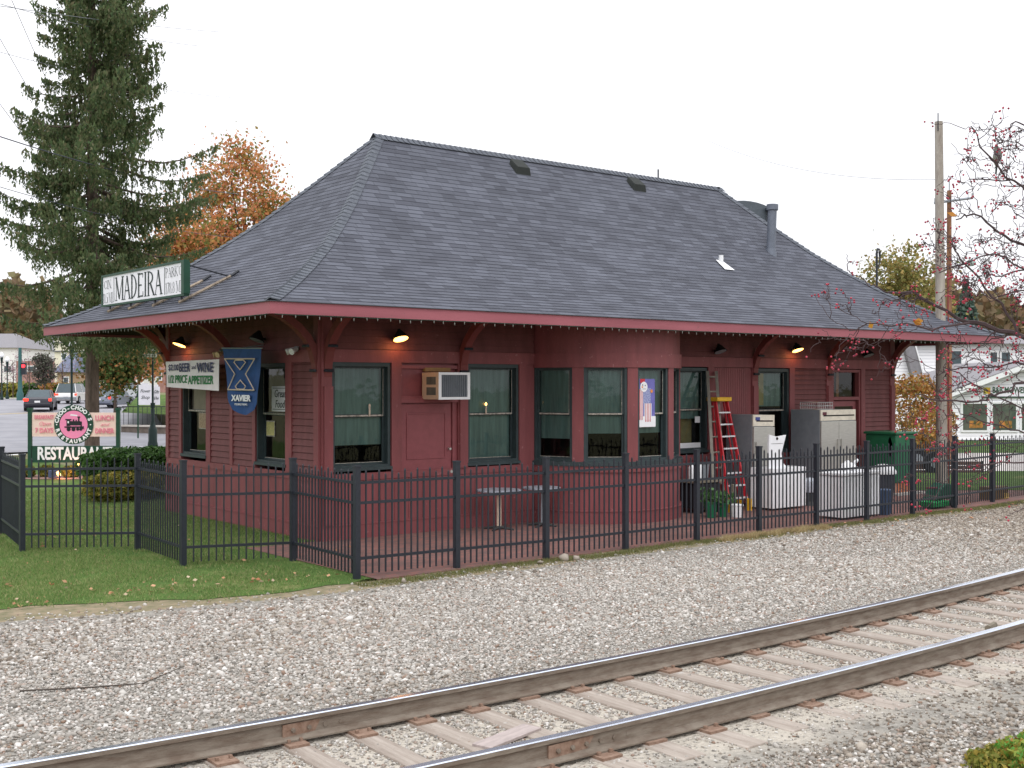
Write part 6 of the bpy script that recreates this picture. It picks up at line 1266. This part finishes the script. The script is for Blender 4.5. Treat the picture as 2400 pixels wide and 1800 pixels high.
block('white_shed', 'small white kiosk roofs behind the board signs', 318, 336, 118, 872, M_wst, [(321, 333, 880, 886)], M_rf, 5)

# ------------------------------------------------------------------ mower shop at right
M_clap = brickmat('white_clapboard', (236, 236, 238), (228, 228, 232), (168, 170, 178), 60, .15, .012)
def clapmat():
    m = bpy.data.materials.new('white_lap_siding'); m.use_nodes = True; t = m.node_tree; b = t.nodes['Principled BSDF']; tc = N(t, 'ShaderNodeTexCoord'); s = N(t, 'ShaderNodeSeparateXYZ'); t.links.new(tc.outputs['Object'], s.inputs[0])
    a = N(t, 'ShaderNodeMath', operation='MULTIPLY'); a.inputs[1].default_value = 1 / .19; t.links.new(s.outputs[2], a.inputs[0]); f = N(t, 'ShaderNodeMath', operation='FRACT'); t.links.new(a.outputs[0], f.inputs[0])
    bp = N(t, 'ShaderNodeBump'); bp.inputs['Strength'].default_value = 1; bp.inputs['Distance'].default_value = .05; bp.invert = True; t.links.new(f.outputs[0], bp.inputs['Height']); t.links.new(bp.outputs[0], b.inputs['Normal'])
    rp = N(t, 'ShaderNodeValToRGB'); e = rp.color_ramp.elements; e[0].position = .0; e[0].color = (*lin((150, 152, 162)), 1); e[1].position = .14; e[1].color = (*lin((240, 240, 243)), 1); t.links.new(f.outputs[0], rp.inputs[0]); t.links.new(rp.outputs[0], b.inputs['Base Color']); b.inputs['Roughness'].default_value = .6; return m
M_clap = clapmat()
SZ2 = 57.; c1 = far(2300, SZ2); shop = thing('mower_shop', (c1.x, c1.y, 0), 'white clapboard shop with low gabled wing and sign beyond the fence', 'shop')
XH = lambda u, d_, z: tuple(Vector((c1.x, c1.y, 0)) + RGT * u - FWD * d_ + Vector((0, 0, z))); su2 = lambda px, Z=SZ2: (px - 2300) / 2776 * Z; sh = lambda y, Z=SZ2: 2.7 - (y - 900) / 2776 * Z
# front wing: low gable, front face at d=0
gb = MB(XH); gb.prism([(su2(2222), 0), (su2(2570), 0), (su2(2570), sh(920)), (su2(2396), sh(855)), (su2(2222), sh(918))], -.2, -6) if False else None
def wingpoly(): return [(su2(2222), 0.), (su2(2600), 0.), (su2(2600), sh(925)), (su2(2410), sh(852)), (su2(2222), sh(921))]
gb.prism(wingpoly(), -9, 0); gb.build('wing_wall', M_clap, shop)
rb = MB(XH); L0, L1, pk = (su2(2208), sh(924)), (su2(2615), sh(928)), (su2(2410), sh(848))
for a, b in ((L0, pk), (pk, L1)):
    rb.face([(a[0], .5, a[1] + .06), (b[0], .5, b[1] + .06), (b[0], -9.5, b[1] + .06), (a[0], -9.5, a[1] + .06)]); rb.face([(a[0], .5, a[1] - .12), (a[0], -9.5, a[1] - .12), (b[0], -9.5, b[1] - .12), (b[0], .5, b[1] - .12)])
rb.build('wing_roof', M_rf, shop)
bb = MB(XH)
for a, b in ((L0, pk), (pk, L1)): bb.face([(a[0], .52, a[1] - .22), (b[0], .52, b[1] - .22), (b[0], .52, b[1] + .04), (a[0], .52, a[1] + .04)])
bb.build('bargeboard', M_white, shop)
# left low roof slope visible behind the pole, and its wall
lr = MB(XH); lr.face([(su2(2140), -.5, sh(925)), (su2(2216), -.5, sh(905)), (su2(2330), -6, sh(856)), (su2(2215), -6, sh(884))]); lr.build('porch_roof', M_rf, shop)
lw_ = MB(XH); lw_.box((su2(2150), -5, 0), (su2(2222), -.6, sh(922))); lw_.build('porch_wall', M_clap, shop)
for (x0, x1, y0, y1) in ((2256, 2312, 946, 1008), (2326, 2380, 946, 1008), (2394, 2450, 946, 1008), (2462, 2520, 946, 1008)):
    b_ = MB(XH); b_.box((su2(x0) - .1, .0, sh(y1) - .1), (su2(x1) + .1, .06, sh(y0) + .1)); w_ = b_.build('shop_window', M_white, shop); b_ = MB(XH); b_.box((su2(x0), .061, sh(y1)), (su2(x1), .066, sh(y0))); b_.build('pane', mat('dark_shop_glass', (64, 82, 72), .15, c2=(96, 100, 88), scale=1.5), w_)
    b_ = MB(XH); b_.box((su2(x0) + .3, .067, sh(y1) + .1), (su2(x1) - .2, .075, sh(y1) + .45)); b_.build('displayed_mower', mat('mower_orange', (200, 130, 60), c2=(60, 80, 40), scale=5), w_)
b_ = MB(XH); b_.box((su2(2300), .01, sh(929)), (su2(2440), .05, sh(903))); sgn = b_.build('shop_sign', M_signw, shop); text('lettering', 'B&B MOWERS', .42, mat('sign_green_ink', (40, 84, 60)), basis(XH(su2(2368), .06, sh(915)), RGT, -FWD), sgn, fit=su2(2410) - su2(2324), off=.01)
b_ = MB(XH); b_.box((su2(2304), .052, sh(923)), (su2(2320), .06, sh(908))); b_.build('sign_emblem', mat('emblem_gold', (214, 196, 60)), sgn)
b_ = MB(XH); b_.box((su2(2300), .01, sh(932)), (su2(2440), .09, sh(929.5))); b_.build('sign_ledge', M_sgreen, shop)
for x0 in (2160, 2184): b_ = MB(XH); b_.box((su2(x0), -.6, sh(978)), (su2(x0 + 20), -.55, sh(942))); w_ = b_.build('multi_pane_window', M_white, shop); b_ = MB(XH); [b_.box((su2(x0 + 2 + k * 6), -.549, sh(976)), (su2(x0 + 7 + k * 6), -.54, sh(961))) or b_.box((su2(x0 + 2 + k * 6), -.549, sh(959)), (su2(x0 + 7 + k * 6), -.54, sh(944))) for k in range(3)]; b_.build('pane', M_cgl, w_)
b_ = MB(XH); b_.box((su2(2222), .05, sh(1022)), (su2(2234), .1, sh(972))); b_.build('notice_board', M_white, shop); b_ = MB(XH); b_.box((su2(2221), .101, sh(1012)), (su2(2229), .11, sh(981))); b_.build('notice_panel', mat('notice_green', (20, 130, 60), c2=(200, 160, 60), scale=3), shop)
# two-storey house behind
h2 = thing('white_house', far(2280, 70), 'two-storey white clapboard house behind the mower shop', 'house'); Z2 = 70.; c2_ = far(2280, Z2)
XW = lambda u, d_, z: tuple(Vector((c2_.x, c2_.y, 0)) + RGT * u - FWD * d_ + Vector((0, 0, z))); s2 = lambda px: (px - 2280) / 2776 * Z2; v2 = lambda y: 2.7 - (y - 900) / 2776 * Z2
b_ = MB(XW); b_.box((s2(2085), -9, 0), (s2(2560), 0, v2(806))); b_.build('wall', M_clap, h2)
b_ = MB(XW); v = [(s2(2075), .5, v2(806)), (s2(2570), .5, v2(806)), (s2(2570), -9.5, v2(806)), (s2(2075), -9.5, v2(806)), (s2(2130), -4.5, v2(780)), (s2(2520), -4.5, v2(780))]; I = [b_.P(p) for p in v]; b_.f = [[I[0], I[1], I[5], I[4]], [I[2], I[3], I[4], I[5]], [I[1], I[2], I[5]], [I[3], I[0], I[4]], [I[3], I[2], I[1], I[0]]]; b_.m = [0] * 5; b_.build('roof', M_rf, h2)
b_ = MB(XW); b_.prism([(s2(2112), v2(806)), (s2(2136), v2(806)), (s2(2160), v2(892)), (s2(2135), v2(893))], .02, .5); b_.build('side_roof', M_rf, h2); b_ = MB(XW); b_.prism([(s2(2136), v2(806)), (s2(2139), v2(806)), (s2(2163), v2(893)), (s2(2160), v2(893))], .02, .55); b_.prism([(s2(2133), v2(893)), (s2(2165), v2(893)), (s2(2165), v2(897)), (s2(2133), v2(897))], .02, .55); b_.build('rake_board', M_white, h2)
for (x0, x1, y0, y1) in ((2229, 2252, 823, 863), (2321, 2336, 826, 850), (2347, 2366, 826, 850), (2430, 2450, 826, 850)):
    b_ = MB(XW); b_.box((s2(x0) - .1, .0, v2(y1) - .1), (s2(x1) + .1, .06, v2(y0) + .1)); w_ = b_.build('window', M_white, h2); b_ = MB(XW); b_.box((s2(x0), .061, v2(y1)), (s2(x1), .07, v2(y0))); b_.build('pane', M_cgl, w_)
sheet('shop_lawn', [XY(2120, 46), XY(2700, 46), XY(2700, 56), XY(2120, 56)], M_grass, .02, 4); sheet('gravel_lot', [XY(2120, 36.5), XY(2750, 36.5), XY(2750, 46), XY(2120, 46)], mat('pale_lot', (206, 200, 196), .95, var=.08), .022, 4)
sheet('side_lawn', [XY(2110, 30), XY(2800, 30), XY(2750, 36.5), XY(2120, 36.5)], M_grass, .016, 4)
# utility trailer
g0 = far(2200, 36); tr_ = thing('utility_trailer', g0, 'low dark utility trailer with wooden sides parked behind the fence', 'trailer'); XK = lambda u, d_, z: tuple(g0 + RGT * u - FWD * d_ + Vector((0, 0, z))); s3 = lambda px: (px - 2200) / 2776 * 36; v3 = lambda y: 2.7 - (y - 900) / 2776 * 36
M_trl = mat('brown_trailer_boards', (104, 78, 70), .8, var=.2); b_ = MB(XK)
for k in range(3): b_.box((s3(2135), .0, v3(1110) + .0 + k * .13), (s3(2300), .04, v3(1110) + .11 + k * .13))
b_.build('side_boards', M_trl, tr_); b_ = MB(XK); b_.box((s3(2135), -1.4, v3(1122)), (s3(2320), .02, v3(1113))); b_.build('bed', M_blk, tr_); b_ = MB(XK)
for px_ in (2137, 2185, 2240, 2298): b_.box((s3(px_), .04, v3(1122)), (s3(px_) + .05, .07, v3(1080)))
b_.build('stakes', M_blk, tr_)
for d_ in (.08, -1.5): b_ = MB(XK); b_.tube([(s3(2186), d_, .33), (s3(2186), d_ + .16, .33)], .33, 18); w_ = b_.build('wheel', M_tyre, tr_); b_ = MB(XK); b_.tube([(s3(2186), d_ + .16, .33), (s3(2186), d_ + .17, .33)], .17, 12); b_.build('rim', M_greymetal, w_)
b_ = MB(XK); b_.tube([(s3(2320), -.7, v3(1117)), (s3(2360), -.7, v3(1122)), (s3(2362), -.7, 0)], .035, 6); b_.build('drawbar', M_blk, tr_)
